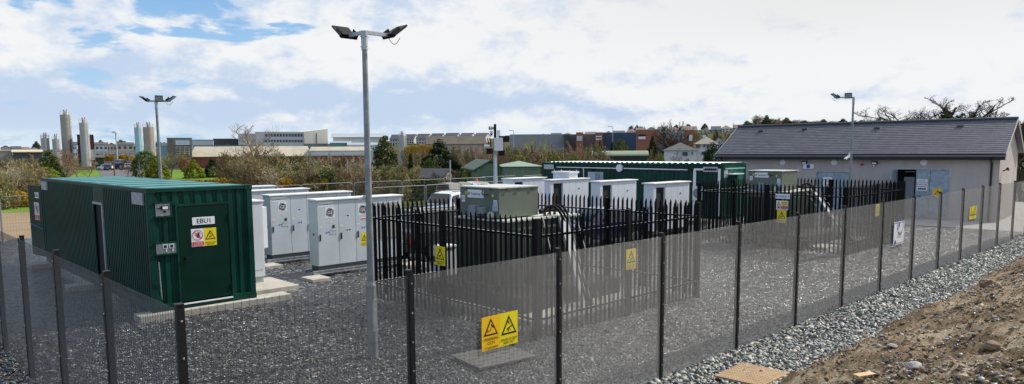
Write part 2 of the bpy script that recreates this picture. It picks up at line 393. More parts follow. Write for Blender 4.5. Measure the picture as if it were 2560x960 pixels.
# gravel yard ------------------------------------------------------
def gravel_mat(name, scale, cols, bump=1.0, dist=.03, blue=0):
    m, nt, b = _new(name); N, L = nt.nodes, nt.links; tc = N.new('ShaderNodeTexCoord')
    nn = N.new('ShaderNodeTexNoise'); nn.inputs['Scale'].default_value = scale*.6; L.new(tc.outputs['Object'], nn.inputs['Vector'])
    vm = N.new('ShaderNodeVectorMath'); vm.operation = 'MULTIPLY_ADD'; vm.inputs[1].default_value = (.03, .03, .03); L.new(nn.outputs['Color'], vm.inputs[0]); L.new(tc.outputs['Object'], vm.inputs[2])
    v = N.new('ShaderNodeTexVoronoi'); v.inputs['Scale'].default_value = scale; v.inputs['Randomness'].default_value = 1; L.new(vm.outputs[0], v.inputs['Vector'])
    sp = N.new('ShaderNodeSeparateColor'); L.new(v.outputs['Color'], sp.inputs[0])
    rp = N.new('ShaderNodeValToRGB'); rp.color_ramp.interpolation = 'CONSTANT'; e = rp.color_ramp.elements
    e[0].position = 0; e[0].color = cols[0][1]+(1,); e[1].position = cols[1][0]; e[1].color = cols[1][1]+(1,)
    for p, c in cols[2:]: q = e.new(p); q.color = c+(1,)
    L.new(sp.outputs[0], rp.inputs['Fac'])
    # big soft variation of wear/dust
    big = N.new('ShaderNodeTexNoise'); big.inputs['Scale'].default_value = .25; big.inputs['Detail'].default_value = 5; L.new(tc.outputs['Object'], big.inputs['Vector'])
    br = N.new('ShaderNodeMapRange'); br.inputs['From Min'].default_value = .3; br.inputs['From Max'].default_value = .7; br.inputs['To Min'].default_value = .8; br.inputs['To Max'].default_value = 1.25; L.new(big.outputs['Fac'], br.inputs['Value'])
    mx = N.new('ShaderNodeVectorMath'); mx.operation = 'SCALE'; L.new(rp.outputs[0], mx.inputs[0]); L.new(br.outputs[0], mx.inputs[3]); L.new(mx.outputs[0], b.inputs['Base Color'])
    b.inputs['Roughness'].default_value = .30; b.inputs['Specular IOR Level'].default_value = 1.0
    # each stone tilted its own way
    nm = N.new('ShaderNodeVectorMath'); nm.operation = 'SUBTRACT'; L.new(v.outputs['Color'], nm.inputs[0]); nm.inputs[1].default_value = (.5, .5, .5)
    ns = N.new('ShaderNodeVectorMath'); ns.operation = 'MULTIPLY'; ns.inputs[1].default_value = (1.1*bump, 1.1*bump, 0); L.new(nm.outputs[0], ns.inputs[0])
    ad = N.new('ShaderNodeVectorMath'); ad.operation = 'ADD'; ad.inputs[1].default_value = (0, 0, 1); L.new(ns.outputs[0], ad.inputs[0])
    no = N.new('ShaderNodeVectorMath'); no.operation = 'NORMALIZE'; L.new(ad.outputs[0], no.inputs[0])
    bp = N.new('ShaderNodeBump'); bp.inputs['Strength'].default_value = .8; bp.inputs['Distance'].default_value = dist; bp.invert = True
    L.new(v.outputs['Distance'], bp.inputs['Height']); L.new(no.outputs[0], bp.inputs['Normal']); L.new(bp.outputs[0], b.inputs['Normal'])
    return m
GR_DARK = [(0, (.010, .011, .013)), (.33, (.025, .027, .030)), (.60, (.055, .057, .061)), (.82, (.13, .13, .13)), (.925, (.32, .32, .31)), (.988, (.22, .17, .13))]
YARD = gravel_mat('yard_gravel', 17, GR_DARK)
def flat(name, x0, x1, y0, y1, z, m):
    return tag(obj(name, MB().add([(x0,y0,z),(x1,y0,z),(x1,y1,z),(x0,y1,z)], [(0,1,2,3)]).mesh(name, m)), kind='structure')
flat('gravel_yard', -6, 52, 5.0, 38.5, 0.0, YARD)

def stones(name, label, region, n, size, mats, weights, zf=None, seed=1, flatn=.55, density=None, kind='stuff', cat='gravel'):
    g = np.random.default_rng(seed)
    pts = region(g, n); n = len(pts)
    base = np.array([(1,0,0),(.4,.9,0),(-.6,.75,0),(-1,-.1,0),(-.3,-.9,0),(.7,-.7,0),(.1,.05,.8),(-.1,0,-.6)])
    tri = [(i, (i+1) % 6, 6) for i in range(6)]+[((i+1) % 6, i, 7) for i in range(6)]
    s = g.lognormal(0, .33, n)*size; V = np.repeat(base[None], n, 0)*g.uniform(.6, 1.4, (n, 8, 3))
    V[:, :, 1] *= g.uniform(.5, 1, n)[:, None]; V[:, :, 2] *= flatn
    a = g.uniform(0, 6.28, n); tx = g.normal(0, .38, n); ty = g.normal(0, .38, n)
    ca, sa = np.cos(a)[:, None], np.sin(a)[:, None]
    x = V[:, :, 0]*ca-V[:, :, 1]*sa; y = V[:, :, 0]*sa+V[:, :, 1]*ca; z = V[:, :, 2]
    z2 = z*np.cos(tx)[:, None]+y*np.sin(tx)[:, None]; y2 = y*np.cos(tx)[:, None]-z*np.sin(tx)[:, None]
    x3 = x*np.cos(ty)[:, None]+z2*np.sin(ty)[:, None]; z3 = z2*np.cos(ty)[:, None]-x*np.sin(ty)[:, None]
    W = np.stack([x3*s[:, None]+pts[:, 0, None], y2*s[:, None]+pts[:, 1, None], z3*s[:, None]+(pts[:, 2]+s*.16)[:, None]], 2)
    me = bpy.data.meshes.new(name); nt = len(tri); F_ = (np.array(tri)[None]+np.arange(n)[:, None, None]*8).reshape(-1)
    me.vertices.add(n*8); me.vertices.foreach_set('co', W.reshape(-1)); me.loops.add(len(F_)); me.loops.foreach_set('vertex_index', F_.astype(np.int32))
    me.polygons.add(n*nt); me.polygons.foreach_set('loop_start', np.arange(n*nt, dtype=np.int32)*3)
    for m in mats: me.materials.append(m)
    me.polygons.foreach_set('material_index', np.repeat(g.choice(len(mats), n, p=weights), nt).astype(np.int32))
    me.update(calc_edges=True); me.validate()
    return tag(obj(name, me), label, cat, kind=kind)
ST = [mat('stone_dark', (.009, .0095, .011), .3, spec=.9), mat('stone_slate', (.021, .022, .025), .3, spec=.9), mat('stone_grey', (.08, .082, .085), .38, spec=.7), mat('stone_light', (.36, .36, .35), .55), mat('stone_rust', (.20, .14, .10), .7), mat('stone_green', (.19, .21, .17), .6), mat('stone_cream', (.48, .44, .36), .7)]
def reg_yard(g, n):
    # density falls with distance from the camera, only as far as single stones can be read
    P = np.stack([g.uniform(2.2, 19, n*3), g.uniform(6.5, 20, n*3)], 1); r = np.hypot(P[:, 0], P[:, 1])
    keep = g.uniform(0, 1, len(P)) < np.clip((19-r)/11, 0, 1); P = P[keep][:n]; return np.c_[P, np.zeros(len(P))]
stones('yard_stones', 'dark angular slate gravel covering the fenced yard', reg_yard, 60000, .024, ST, [.36, .34, .17, .07, .02, .03, .01], seed=2)
def reg_strip(g, n):
    u = 4+46*g.uniform(0, 1, n)**2.0; v = g.uniform(4.7, 6.7, n); return np.c_[u, v, np.zeros(n)+.01]
stones('verge_stones', 'pale grey-green crushed stone along the outside of the long mesh fence', reg_strip, 34000, .036, ST+[mat('stone_silver', (.40, .40, .375), .6), mat('stone_pale_green', (.30, .33, .29), .6)], [.02, .03, .09, .24, .03, .10, .15, .18, .16], seed=3, flatn=.42)
def reg_left(g, n): return np.c_[g.uniform(.2, 2.3, n), g.uniform(9, 20, n), np.zeros(n)+.01]
stones('corner_stones', 'coarse dark gravel outside the left return of the mesh fence', reg_left, 7000, .045, ST, [.3, .36, .22, .04, .04, .04, 0], seed=5)

# earth bank -------------------------------------------------------
def fb(x, y, s, seed=0, o=4):
    return mnoise.fractal(Vector((x*s+seed, y*s-seed*.7, seed*.3)), .9, 2.1, o)
def bank_z(u, v):
    e = 5.1 + .22*fb(u, 0, .45, 3) + .1*fb(u, 0, 2.1, 5)
    d = e-v
    if d <= 0: return -.05
    base = .40*d if d < 5.4 else 2.16+.05*(d-5.4)
    base = min(base, 2.16) if d < 7 else base
    k = min(1, d/.5)
    n = .10*fb(u, v, .8, 1) + k*(.08*fb(u, v, 2.4, 2) + .08*abs(fb(u, v*1.4, 5.0, 7)) + .03*fb(u, v, 13., 9))
    return base + n*min(1, d/.25) + .05*min(1, d/.3)
def make_bank():
    us = [-14+i*.8 for i in range(22)]; u = us[-1]
    while u < 62: u += .055 + .0085*max(0, u-6); us.append(u)
    vs_ = []; v = -9.0
    while v < 5.7: vs_.append(v); v += .5 if v < -1.5 else (.06)
    V, Fc = [], []
    for u in us:
        for v in vs_: V.append((u, v, bank_z(u, v)))
    n = len(vs_)
    for i in range(len(us)-1):
        for j in range(n-1): a = i*n+j; Fc.append((a, a+n, a+n+1, a+1))
    m, nt, b = _new('brown_soil'); N, L = nt.nodes, nt.links; tc = N.new('ShaderNodeTexCoord'); b.inputs['Roughness'].default_value = .95; b.inputs['Specular IOR Level'].default_value = .15
    n1 = N.new('ShaderNodeTexNoise'); n1.inputs['Scale'].default_value = 1.1; n1.inputs['Detail'].default_value = 10; n1.inputs['Roughness'].default_value = .68; L.new(tc.outputs['Object'], n1.inputs['Vector'])
    r1 = N.new('ShaderNodeValToRGB'); e = r1.color_ramp.elements; e[0].position = .36; e[0].color = (.085, .054, .031, 1); e[1].position = .62; e[1].color = (.45, .36, .25, 1); q = e.new(.49); q.color = (.235, .165, .10, 1)
    L.new(n1.outputs['Fac'], r1.inputs['Fac'])
    n3 = N.new('ShaderNodeTexNoise'); n3.inputs['Scale'].default_value = 28; n3.inputs['Detail'].default_value = 6; n3.inputs['Roughness'].default_value = .7; L.new(tc.outputs['Object'], n3.inputs['Vector'])
    r3 = N.new('ShaderNodeMapRange'); r3.inputs['From Min'].default_value = .3; r3.inputs['From Max'].default_value = .7; r3.inputs['To Min'].default_value = .6; r3.inputs['To Max'].default_value = 1.35; L.new(n3.outputs['Fac'], r3.inputs['Value'])
    sc = N.new('ShaderNodeVectorMath'); sc.operation = 'SCALE'; L.new(r1.outputs[0], sc.inputs[0]); L.new(r3.outputs[0], sc.inputs[3]); L.new(sc.outputs[0], b.inputs['Base Color'])
    bp = N.new('ShaderNodeBump'); bp.inputs['Strength'].default_value = .9; bp.inputs['Distance'].default_value = .05; L.new(n3.outputs['Fac'], bp.inputs['Height']); L.new(bp.outputs[0], b.inputs['Normal'])
    me = bpy.data.meshes.new('earth_bank'); me.from_pydata(V, [], Fc); me.materials.append(m); me.polygons.foreach_set('use_smooth', [True]*len(me.polygons)); me.update()
    tag(obj('earth_bank', me), kind='structure')
    def reg_b(g, n):
        o = []
        while len(o) < n:
            u = 5+42*g.uniform()**1.8; v = 5.15-4.9*g.uniform()**.9; z = bank_z(u, v)
            if z > 0 and (g.uniform() < .35 or fb(u, v, .6, 11) > .05): o.append((u, v, z-.006))
        return np.array(o)
    SO = [mat('clod_brown', (.19, .13, .078), .95), mat('clod_dark', (.10, .064, .036), .95), mat('pebble_buff', (.40, .33, .24), .8), ST[3], ST[2]]
    stones('soil_clods', 'loose clods and pebbles strewn over the brown soil bank', reg_b, 30000, .026, SO, [.38, .22, .24, .09, .07], seed=9, flatn=.7)
    # dead grass tufts
    g = np.random.default_rng(4); mb = MB()
    for k in range(4200):
        u = 6+34*g.uniform()**1.7; v = 5.1-4.6*g.uniform()
        if fb(u, v, .5, 21) < .0: continue
        z = bank_z(u, v)
        for q in range(7):
            a = g.uniform(0, 6.28); l = g.uniform(.04, .13); x, y = u+g.normal(0, .03), v+g.normal(0, .03)
            mb.add([(x, y, z-.01), (x+.006, y+.004, z-.01), (x+math.cos(a)*l, y+math.sin(a)*l, z+l*.55)], [(0, 1, 2)], int(g.uniform() < .4))
    tag(obj('dry_grass', mb.mesh('dry_grass', [mat('straw', (.36, .27, .12), .9), mat('green_blade', (.17, .22, .05), .9)])), 'wisps of dry and green grass on the brown soil bank', 'grass', kind='stuff')
make_bank()
# big stones on the bank
def rock(label, px, py, s, m, seed, sq=.6):
    # find where the sight line meets the bank
    r = ray(px, py); t = .2
    while t < 60:
        p = Vector((0, 0, EYE))+r*t
        if p.z < bank_z(p.x, p.y) and p.y < 5.3: break
        if p.z < 0: break
        t += .01
    g = random.Random(seed); import bmesh
    bm = bmesh.new(); bmesh.ops.create_icosphere(bm, subdivisions=3, radius=s)
    for v in bm.verts:
        n = mnoise.fractal(v.co/s*1.3+Vector((seed, 0, 0)), 1, 2, 3); v.co *= 1+.35*n; v.co.z *= sq
    me = bpy.data.meshes.new('rock'); bm.to_mesh(me); bm.free(); me.materials.append(m)
    o = obj('rock', me, loc=(p.x, p.y, bank_z(p.x, p.y)+s*.12)); o.rotation_euler = (0, 0, g.uniform(0, 6)); tag(o, label, 'rock')
RK = mat('rock_pale', (.42, .38, .33), .85, var=.2, scale=8, bump=.3); RK2 = mat('rock_brown', (.24, .16, .10), .9, var=.25, scale=8, bump=.4)
rock('pale flat rock in the middle of the brown soil bank', 2285, 918, .095, RK, 3)
rock('brown lump of rock at the top edge of the soil bank near the gravel', 2470, 712, .2, RK2, 5)
rock('small pale slab of stone above the flat rock on the bank', 2232, 865, .07, RK, 8, .35)
rock('broken brown clod beside the edge of the pale gravel', 2165, 842, .13, RK2, 12)
rock('reddish rounded rock at the right edge of the soil bank', 2480, 868, .10, RK2, 15)
# manhole plate
def manhole():
    c = [G(1787, 942, .03), G(1856, 909, .03), G(1975, 934, .03), G(1905, 968, .03)]
    m = mat('chequer_plate', (.40, .27, .15), .75, var=.15, scale=5)
    o0 = (c[0]+c[1]+c[2]+c[3])/4; t = thing('access_cover', 'tan chequered metal access cover lying on the gravel at the foot of the soil bank', 'manhole cover', (o0.x, o0.y, 0.0))
    mb = MB(); mb.slab([(p.x, p.y, .02) for p in (c[0], c[3], c[2], c[1])], (0, 0, .035)); part('plate', mb, m, t, world=True)
    tr = MB(); ex = (c[2]-c[1]).normalized() if False else (c[3]-c[0]); ey = c[1]-c[0]
    for i in range(16):
        for j in range(12):
            p = c[0]+ex*((i+.6)/16.4)+ey*((j+.6)/12.4); d = (ex.normalized()+ey.normalized()*(1 if (i+j) % 2 else -1)).normalized(); n2 = Vector((-d.y, d.x, 0))
            q = [p+d*.022, p+n2*.006, p-d*.022, p-n2*.006]; tr.slab([(v.x, v.y, .0555) for v in q], (0, 0, .005))
    part('tread', tr, m, t, world=True)
manhole()
def plank(label, px, py, L_, w, a, z):
    r = ray(px, py); t = .2
    while t < 60:
        p = Vector((0, 0, EYE))+r*t
        if p.z < bank_z(p.x, p.y): break
        t += .01
    o = obj('timber_offcut', MB().box(-L_/2, L_/2, -w/2, w/2, 0, .03).mesh('timber_offcut', mat('fresh_timber', (.52, .36, .19), .8, var=.2, scale=9)), loc=(p.x, p.y, p.z+.03)); o.rotation_euler = (.15, .1, a); tag(o, label, 'timber')
plank('short pale timber offcut lying on the soil near the bottom of the picture', 2160, 945, .42, .09, -.15, 0)
# timber mat inside the fence under the yellow signs
def pallet():
    o0 = G(1235, 893, .05); t = thing('timber_mat', 'weathered grey timber boards lying on the gravel behind the paired yellow signs', 'pallet', (o0.x, o0.y, 0), R(-8))
    for k in range(6): part('board', MB().box(-.62, .62, -.48+k*.165, -.33+k*.165, .06, .085), OLDWOOD, t)
    for k in (-.5, 0, .5): part('bearer', MB().box(k-.04, k+.04, -.48, .5, .0, .058), OLDWOOD, t)
pallet()

# ------------------------------------------------------------------ mesh fence
V0, U0, SP, HF = 6.5075, 2.146, 2.512, 2.42
def panel_mesh(L_, name='mesh_panel'):
    mb = MB(); r = .0023; z = .04
    def w(p0, p1, r):
        p0 = Vector(p0); p1 = Vector(p1); d = (p1-p0).normalized(); b = Vector((0, 1, 0)); a = d.cross(b); o = []
        for p in (p0, p1): o += [p+a*r, p+b*r, p-a*r, p-b*r]
        mb.add(o, [(0,4,5,1),(1,5,6,2),(2,6,7,3),(3,7,4,0)])
    while z < HF-.02: w((.005, 0, z), (L_-.005, 0, z), r); z += .0127
    x = .02
    while x < L_: w((x, .004, .03), (x, .004, HF-.02), r); x += .0762
    return mb.mesh(name, WIRE, smooth=True)
PM = panel_mesh(SP)
def post_parts(parent, x, y, side):
    """side: unit outward dir of fence (towards the camera) in local xy"""
    b = MB(); o = Vector((x, y, 0))-Vector((side[0], side[1], 0))*.04
    b.box(o.x-.03, o.x+.03, o.y-.03, o.y+.03, -.1, HF+.02)
    p = part('post', b, POST, parent)
    part('cap', MB().box(o.x-.036, o.x+.036, o.y-.036, o.y+.036, HF+.02, HF+.034), POST, p)
    c = MB(); sx, sy = side; q = Vector((x, y, 0))+Vector((sx, sy, 0))*.008
    hx, hy = (.032, .004) if sy else (.004, .032)
    c.box(q.x-hx, q.x+hx, q.y-hy, q.y+hy, .03, HF)
    for z in np.linspace(.25, HF-.12, 7):
        c.tube((q.x+sx*.004, q.y+sy*.004, z), (q.x+sx*.014, q.y+sy*.014, z), .011, .007, 8, 1)
    part('clamp_bar', c, [POST, GALV], p)
fence = thing('mesh_fence', 'black welded-mesh security fence with bolted posts running from the near corner to the far right', 'fence', (U0, V0, 0))
for k in range(15):
    post_parts(fence, k*SP, 0, (0, -1))
    if k < 14:
        o = obj('mesh_panel', PM, fence, (k*SP, 0, 0))
fenceL = thing('mesh_fence', 'black welded-mesh security fence return beside the green container, at the left edge', 'fence', (U0, V0, 0), R(90))
for k in range(1, 9):
    post_parts(fenceL, k*SP, 0, (0, 1))
for k in range(8): obj('mesh_panel', PM, fenceL, (k*SP, 0, 0))

# ------------------------------------------------------------------ palisade compounds
def pale_mb(mb, x, y, dx, dy, nx, ny, h=2.5):
    """one pale at x,y, width along (dx,dy), face normal (nx,ny)"""
    xs = [-.034, -.02, -.007, .007, .02, .034]; ys = [0, .016, .004, .004, .016, 0]; zt = [h-.10, h-.045, h, h, h-.045, h-.10]
    vs = []
    for s_ in (0, .006):
        for k in range(6):
            a, b = xs[k], ys[k]+s_
            vs.append((x+dx*a+nx*b, y+dy*a+ny*b, .05)); vs.append((x+dx*a+nx*b, y+dy*a+ny*b, zt[k]))
    fs = []
    for k in range(5):
        a = 2*k; fs.append((a, a+2, a+3, a+1)); b = 12+2*k; fs.append((b, b+1, b+3, b+2)); fs.append((a+1, a+3, b+3, b+1))
    fs += [(0, 1, 13, 12), (10, 22, 23, 11)]
    mb.add(vs, fs)
def compound(label, u0, u1, v0, v1, gate=None):
    t = thing('palisade_fence', label, 'fence', (u0, v0, 0)); W, D = u1-u0, v1-v0
    sides = [((0, 0), (1, 0), (0, -1), W), ((W, 0), (0, 1), (1, 0), D), ((0, D), (1, 0), (0, 1), W), ((0, 0), (0, 1), (-1, 0), D)]
    for (sx, sy), (dx, dy), (nx, ny), L_ in sides:
        nb = 2; bl = L_/nb
        for b in range(nb):
            mb = MB(); n = int(bl/.152); st = bl/n
            for k in range(n): q = b*bl+(k+.5)*st; pale_mb(mb, sx+dx*q+nx*.03, sy+dy*q+ny*.03, dx, dy, nx, ny)
            part('pale_panel', mb, PALE, t)
            for z in (.42, 2.1):
                m2 = MB(); c = Vector((sx+dx*(b+.5)*bl, sy+dy*(b+.5)*bl, z)); ax = (dx, dy, 0); ay = (nx, ny, 0)
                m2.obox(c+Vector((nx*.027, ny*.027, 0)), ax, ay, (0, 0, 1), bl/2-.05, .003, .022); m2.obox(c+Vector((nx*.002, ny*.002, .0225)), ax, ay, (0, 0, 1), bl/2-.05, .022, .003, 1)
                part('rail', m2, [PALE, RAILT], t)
    for (px, py) in ((0, 0), (W/2, 0), (W, 0), (W, D/2), (W, D), (W/2, D), (0, D), (0, D/2)):
        m = MB(); m.box(px-.05, px+.05, py-.05, py+.05, 0, 2.46); part('post', m, PALE, t)
    return t
C1 = (9.97, 15.9, 9.65, 15.6); C2 = (25.7, 31.6, 9.68, 15.6)
compound('black steel palisade fence round the nearer transformer, behind the near lamp column', *C1)
compound('black steel palisade fence round the farther transformer, beside the rendered building', *C2)

# signs ------------------------------------------------------------
def death_sign(O, A, N, w, h, label):
    return facing(O, A, N, 'warning_sign', label, 'sign', w, h, death_items(w, h), SIGNY)
vv = V0-.02
a = ONV(1204, 795, vv); b_ = ONV(1249, 787, vv); c_ = ONV(1294, 780, vv); lo = ONV(1249, 873, vv).z; wA = b_.x-a.x; wB = c_.x-b_.x; hS = a.z-ONV(1204, 880, vv).z
facing((a.x, vv, a.z-hS), (1, 0, 0), (0, -1, 0), 'warning_sign', 'amber sign reading WARNING CCTV in operation, left of the pair on the mesh fence', 'sign', wA-.003, hS,
       tri_items(wA/2, hS*.68, wA*.8, 'cctv', INK, SIGNYO) + [('text', 'WARNING', wA/2, hS*.33, hS*.085, INK, True, wA*.8), ('text', 'CCTV', wA/2, hS*.205, hS*.085, INK, True, wA*.5), ('text', 'in operation', wA/2, hS*.08, hS*.08, INK, True, wA*.88)], SIGNYO)
facing((b_.x, vv, a.z-hS), (1, 0, 0), (0, -1, 0), 'warning_sign', 'yellow sign reading DANGER OF DEATH KEEP OUT, right of the pair on the mesh fence', 'sign', wB, hS, death_items(wB, hS), SIGNY)
pa, pb = ONV(2235, 556, vv), ONV(2257, 612, vv); w_, h_ = pb.x-pa.x, pa.z-ONV(2235, 613, vv).z; z0 = pa.z-h_
facing((pa.x, vv-.01, z0), (1, 0, 0), (0, -1, 0), 'notice_board', 'white and blue site notice fixed to the mesh fence in front of the building', 'sign', w_, h_,
       [('rect', w_*.03, h_*.93, w_*.97, h_*.96, BLUEINK), ('rect', w_*.42, h_*.74, w_*.55, h_*.92, BLUEINK), ('ring', w_*.6, h_*.80, w_*.30, w_*.27, BLUEINK), ('rect', w_*.3, h_*.66, w_*.42, h_*.72, INK)] +
       [('text', t, w_*.55, h_*(.52-.1*k), h_*.06, INK, True, w_*.7) for k, t in enumerate(('These premises', 'are protected by', 'CCTV Security'))] + [('rect', w_*.03, h_*.05, w_*.97, h_*.07, BLUEINK), ('disc', w_*.16, h_*.12, w_*.07, BLUEINK)], SIGNW)
pa, pb = ONV(2425, 518, vv), ONV(2442, 515, vv); h_ = pa.z-ONV(2425, 549, vv).z; w_ = pb.x-pa.x
facing((pa.x, vv, pa.z-h_), (1, 0, 0), (0, -1, 0), 'warning_sign', 'yellow double warning sign near the far end of the mesh fence', 'sign', w_, h_,
       tri_items(w_*.27, h_*.68, w_*.4, 'bolt')+tri_items(w_*.73, h_*.68, w_*.4, 'cctv')+[('text', 'DANGER OF DEATH', w_*.5, h_*.3, h_*.1, INK, True), ('text', 'KEEP OUT', w_*.5, h_*.14, h_*.1, INK, True)], SIGNY)
ul = C1[0]-.06
p = ONU(1088, 614, ul); q = ONU(1112, 615, ul); h_ = p.z-ONU(1088, 661, ul).z; w_ = p.y-q.y
facing((ul, p.y, p.z-h_), (0, -1, 0), (-1, 0, 0), 'warning_sign', 'yellow DANGER OF DEATH sign on the left side of the nearer palisade fence', 'sign', w_, h_, death_items(w_, h_), SIGNY)
vl = C1[2]-.06; p = ONV(1566, 624, vl); q = ONV(1590, 622, vl); h_ = p.z-ONV(1566, 675, vl).z; w_ = q.x-p.x
facing((p.x, vl, p.z-h_), (1, 0, 0), (0, -1, 0), 'warning_sign', 'yellow DANGER OF DEATH sign on the front of the nearer palisade fence', 'sign', w_, h_, death_items(w_, h_), SIGNY)
ul = C2[0]-.06
p = ONU(1939, 484, ul); q = ONU(1975, 484, ul); h_ = p.z-ONU(1939, 496, ul).z; w_ = p.y-q.y
facing((ul, p.y, p.z-h_), (0, -1, 0), (-1, 0, 0), 'name_board', 'white board reading MV Transformer T2 on the farther palisade fence', 'sign', w_, h_, [('text', 'MV Transformer T2', w_/2, h_/2, h_*.42, INK, True)], SIGNW)
p = ONU(1941, 501, ul); q = ONU(1971, 501, ul); h_ = p.z-ONU(1941, 524, ul).z; w_ = p.y-q.y
facing((ul, p.y, p.z-h_), (0, -1, 0), (-1, 0, 0), 'warning_sign', 'white, yellow and red combined safety notice below the T2 name board', 'sign', w_, h_,
       tri_items(w_*.22, h_*.72, h_*.45, 'x', INK, SIGNY)+[('rect', w_*.42, h_*.54, w_*.96, h_*.92, SIGNY), ('text', 'DANGER', w_*.69, h_*.8, h_*.1, INK, True, w_*.4), ('text', 'High voltage', w_*.69, h_*.65, h_*.1, INK, True, w_*.45), ('ring', w_*.22, h_*.27, h_*.2, h_*.16, SIGNR), ('disc', w_*.22, h_*.27, h_*.1, INK), ('rect', w_*.42, h_*.08, w_*.96, h_*.46, SIGNR), ('text', 'No entry', w_*.69, h_*.34, h_*.1, SIGNW, True, w_*.4), ('text', 'Authorised only', w_*.69, h_*.18, h_*.1, SIGNW, True, w_*.45)], SIGNW)
p = ONU(1943, 525, ul); q = ONU(1966, 525, ul); h_ = p.z-ONU(1943, 556, ul).z; w_ = p.y-q.y
death_sign((ul, p.y, p.z-h_), (0, -1, 0), (-1, 0, 0), w_, h_, 'yellow DANGER OF DEATH sign, lowest of three on the farther palisade fence')
vl = C2[2]-.06; p = ONV(2190, 511, vl); q = ONV(2199, 510, vl); h_ = p.z-ONV(2190, 541, vl).z; w_ = q.x-p.x
death_sign((p.x, vl, p.z-h_), (1, 0, 0), (0, -1, 0), w_, h_, 'yellow DANGER OF DEATH sign on the front of the farther palisade fence')

# ------------------------------------------------------------------ lamp columns
def floodlight(parent, C, d, tilt=38, s=1.0, name='floodlight'):
    """C: centre; d: horizontal unit dir it shines to; housing slab, lens underneath"""
    d = Vector((d[0], d[1], 0)).normalized(); U = Vector((0, 0, 1)); side = d.cross(U)
    up_ = (U*math.cos(R(tilt))+d*math.sin(R(tilt))).normalized()   # slab's long direction leans outwards
    n = side.cross(up_).normalized()
    if n.dot(d) < 0: n = -n
    fdir = n if n.z < 0 else -n
    # slab plane: spans side and a direction rising outwards
    rise = (d*math.cos(R(tilt))+U*math.sin(R(tilt))).normalized(); nn = side.cross(rise).normalized()
    if nn.z > 0: nn = -nn                               # nn points down/outwards = shining side
    m = MB(); m.obox(C, side, rise, nn, .2*s, .23*s, .018*s)
    m.obox(Vector(C)-nn*.03*s-rise*.05*s, side, rise, nn, .12*s, .13*s, .018*s)
    m.obox(Vector(C)-rise*.2*s-nn*.02*s, side, rise, nn, .2*s, .035*s, .05*s)
    h = part(name, m, BLACK, parent, world=True)
    l = MB(); l.obox(Vector(C)+nn*.027*s, side, rise, nn, .18*s, .2*s, .003*s); part('lens', l, mat('lamp_glass', (.42, .45, .47), .15), h, world=True)
    b = MB()
    for q in (-1, 1): b.obox(Vector(C)-nn*.06*s+side*(q*.2*s)-rise*.1*s, side, rise, nn, .006*s, .12*s, .035*s)
    part('bracket', b, BLACK, h, world=True)
COLG = mat('column_galvanised', (.25, .275, .29), .5, metal=.4, var=.3, scale=5, detail=9, bump=.05)
def lamp(label, x, y, H, arms, facs, heads, sc=1.0, hs=.85):
    t = thing('lamp_column', label, 'street lamp', (x, y, 0))
    m = MB(); m.tube((0, 0, 0), (0, 0, 1.35), .095*sc, .09*sc, 12); m.tube((0, 0, 1.35), (0, 0, 1.42), .09*sc, .066*sc, 12)
    m.tube((0, 0, 1.42), (0, 0, H-.28), .066*sc, .046*sc, 12); part('column', m, COLG, t, smooth=False)
    m = MB(); m.tube((0, 0, H-.33), (0, 0, H), .058*sc, .058*sc, 12)
    for a in range(4):
        for z in (H-.28, H-.1): m.tube((math.cos(a*1.571)*.05*sc, math.sin(a*1.571)*.05*sc, z), (math.cos(a*1.571)*.085*sc, math.sin(a*1.571)*.085*sc, z), .008, .008, 6)
    part('collar', m, GALV, t)
    part('access_door', MB().box(-.05, .05, -.101*sc, -.088*sc, .5, 1.1), GALV, t)
    for (ax, ay, l) in arms:
        d = Vector((ax, ay, 0)).normalized(); m = MB(); m.obox(d*(l/2)+Vector((0, 0, H-.02)), d, Vector((-d.y, d.x, 0)), (0, 0, 1), l/2, .03, .03); part('arm', m, GALV, t)
    for (hx, hy, l, fx, fy) in heads:
        d = Vector((hx, hy, 0)).normalized(); f = Vector((fx, fy, 0)).normalized()
        C = Vector((x, y, 0))+d*l+f*.16+Vector((0, 0, H+.06)); floodlight(t, C, f, 36, hs)
    m = MB(); pts = [Vector((arms[-1][0], arms[-1][1], 0)).normalized()*arms[-1][2]+Vector((0, 0, H-.03))]
    d = Vector((arms[-1][0], arms[-1][1], 0)).normalized()
    pts = [d*(arms[-1][2]*.8+.05*k*.9)+Vector((0, 0, H-.04-.13*math.sin(k/6*math.pi))) for k in range(7)]
    part('cable', m.path(pts, .006, 5), CABLE, t)
    return t
pn = G(933, 892)
lamp('tall galvanised lamp column with two floodlights standing nearest the camera', pn.x, pn.y, 5.93, [(0, 1, .62), (1, 0, .62)], 0, [(0, 1, .50, 0, 1), (1, 0, .50, 1, 0)])
iL, iF = (-.72, .69), (-.55, -.83)
lamp('galvanised lamp column with three floodlights rising behind the green EBU1 container', 8.72, 27.75, 5.72, [(-.72, .69, .3), (.72, -.69, .42)], 0, [(-.72, .69, .26, -.72, .69), (.72, -.69, .40, .72, -.69), (.3, -.65, .14, -.31, -.95)], hs=.66)
pr_ = G(2120, 566)
lamp('galvanised lamp column with two floodlights in front of the rendered building', pr_.x, pr_.y, 6.28, [(-.72, .69, .95)], 0, [(-.72, .69, .26, -.93, -.35), (-.72, .69, .75, -.75, .66)], hs=.8)
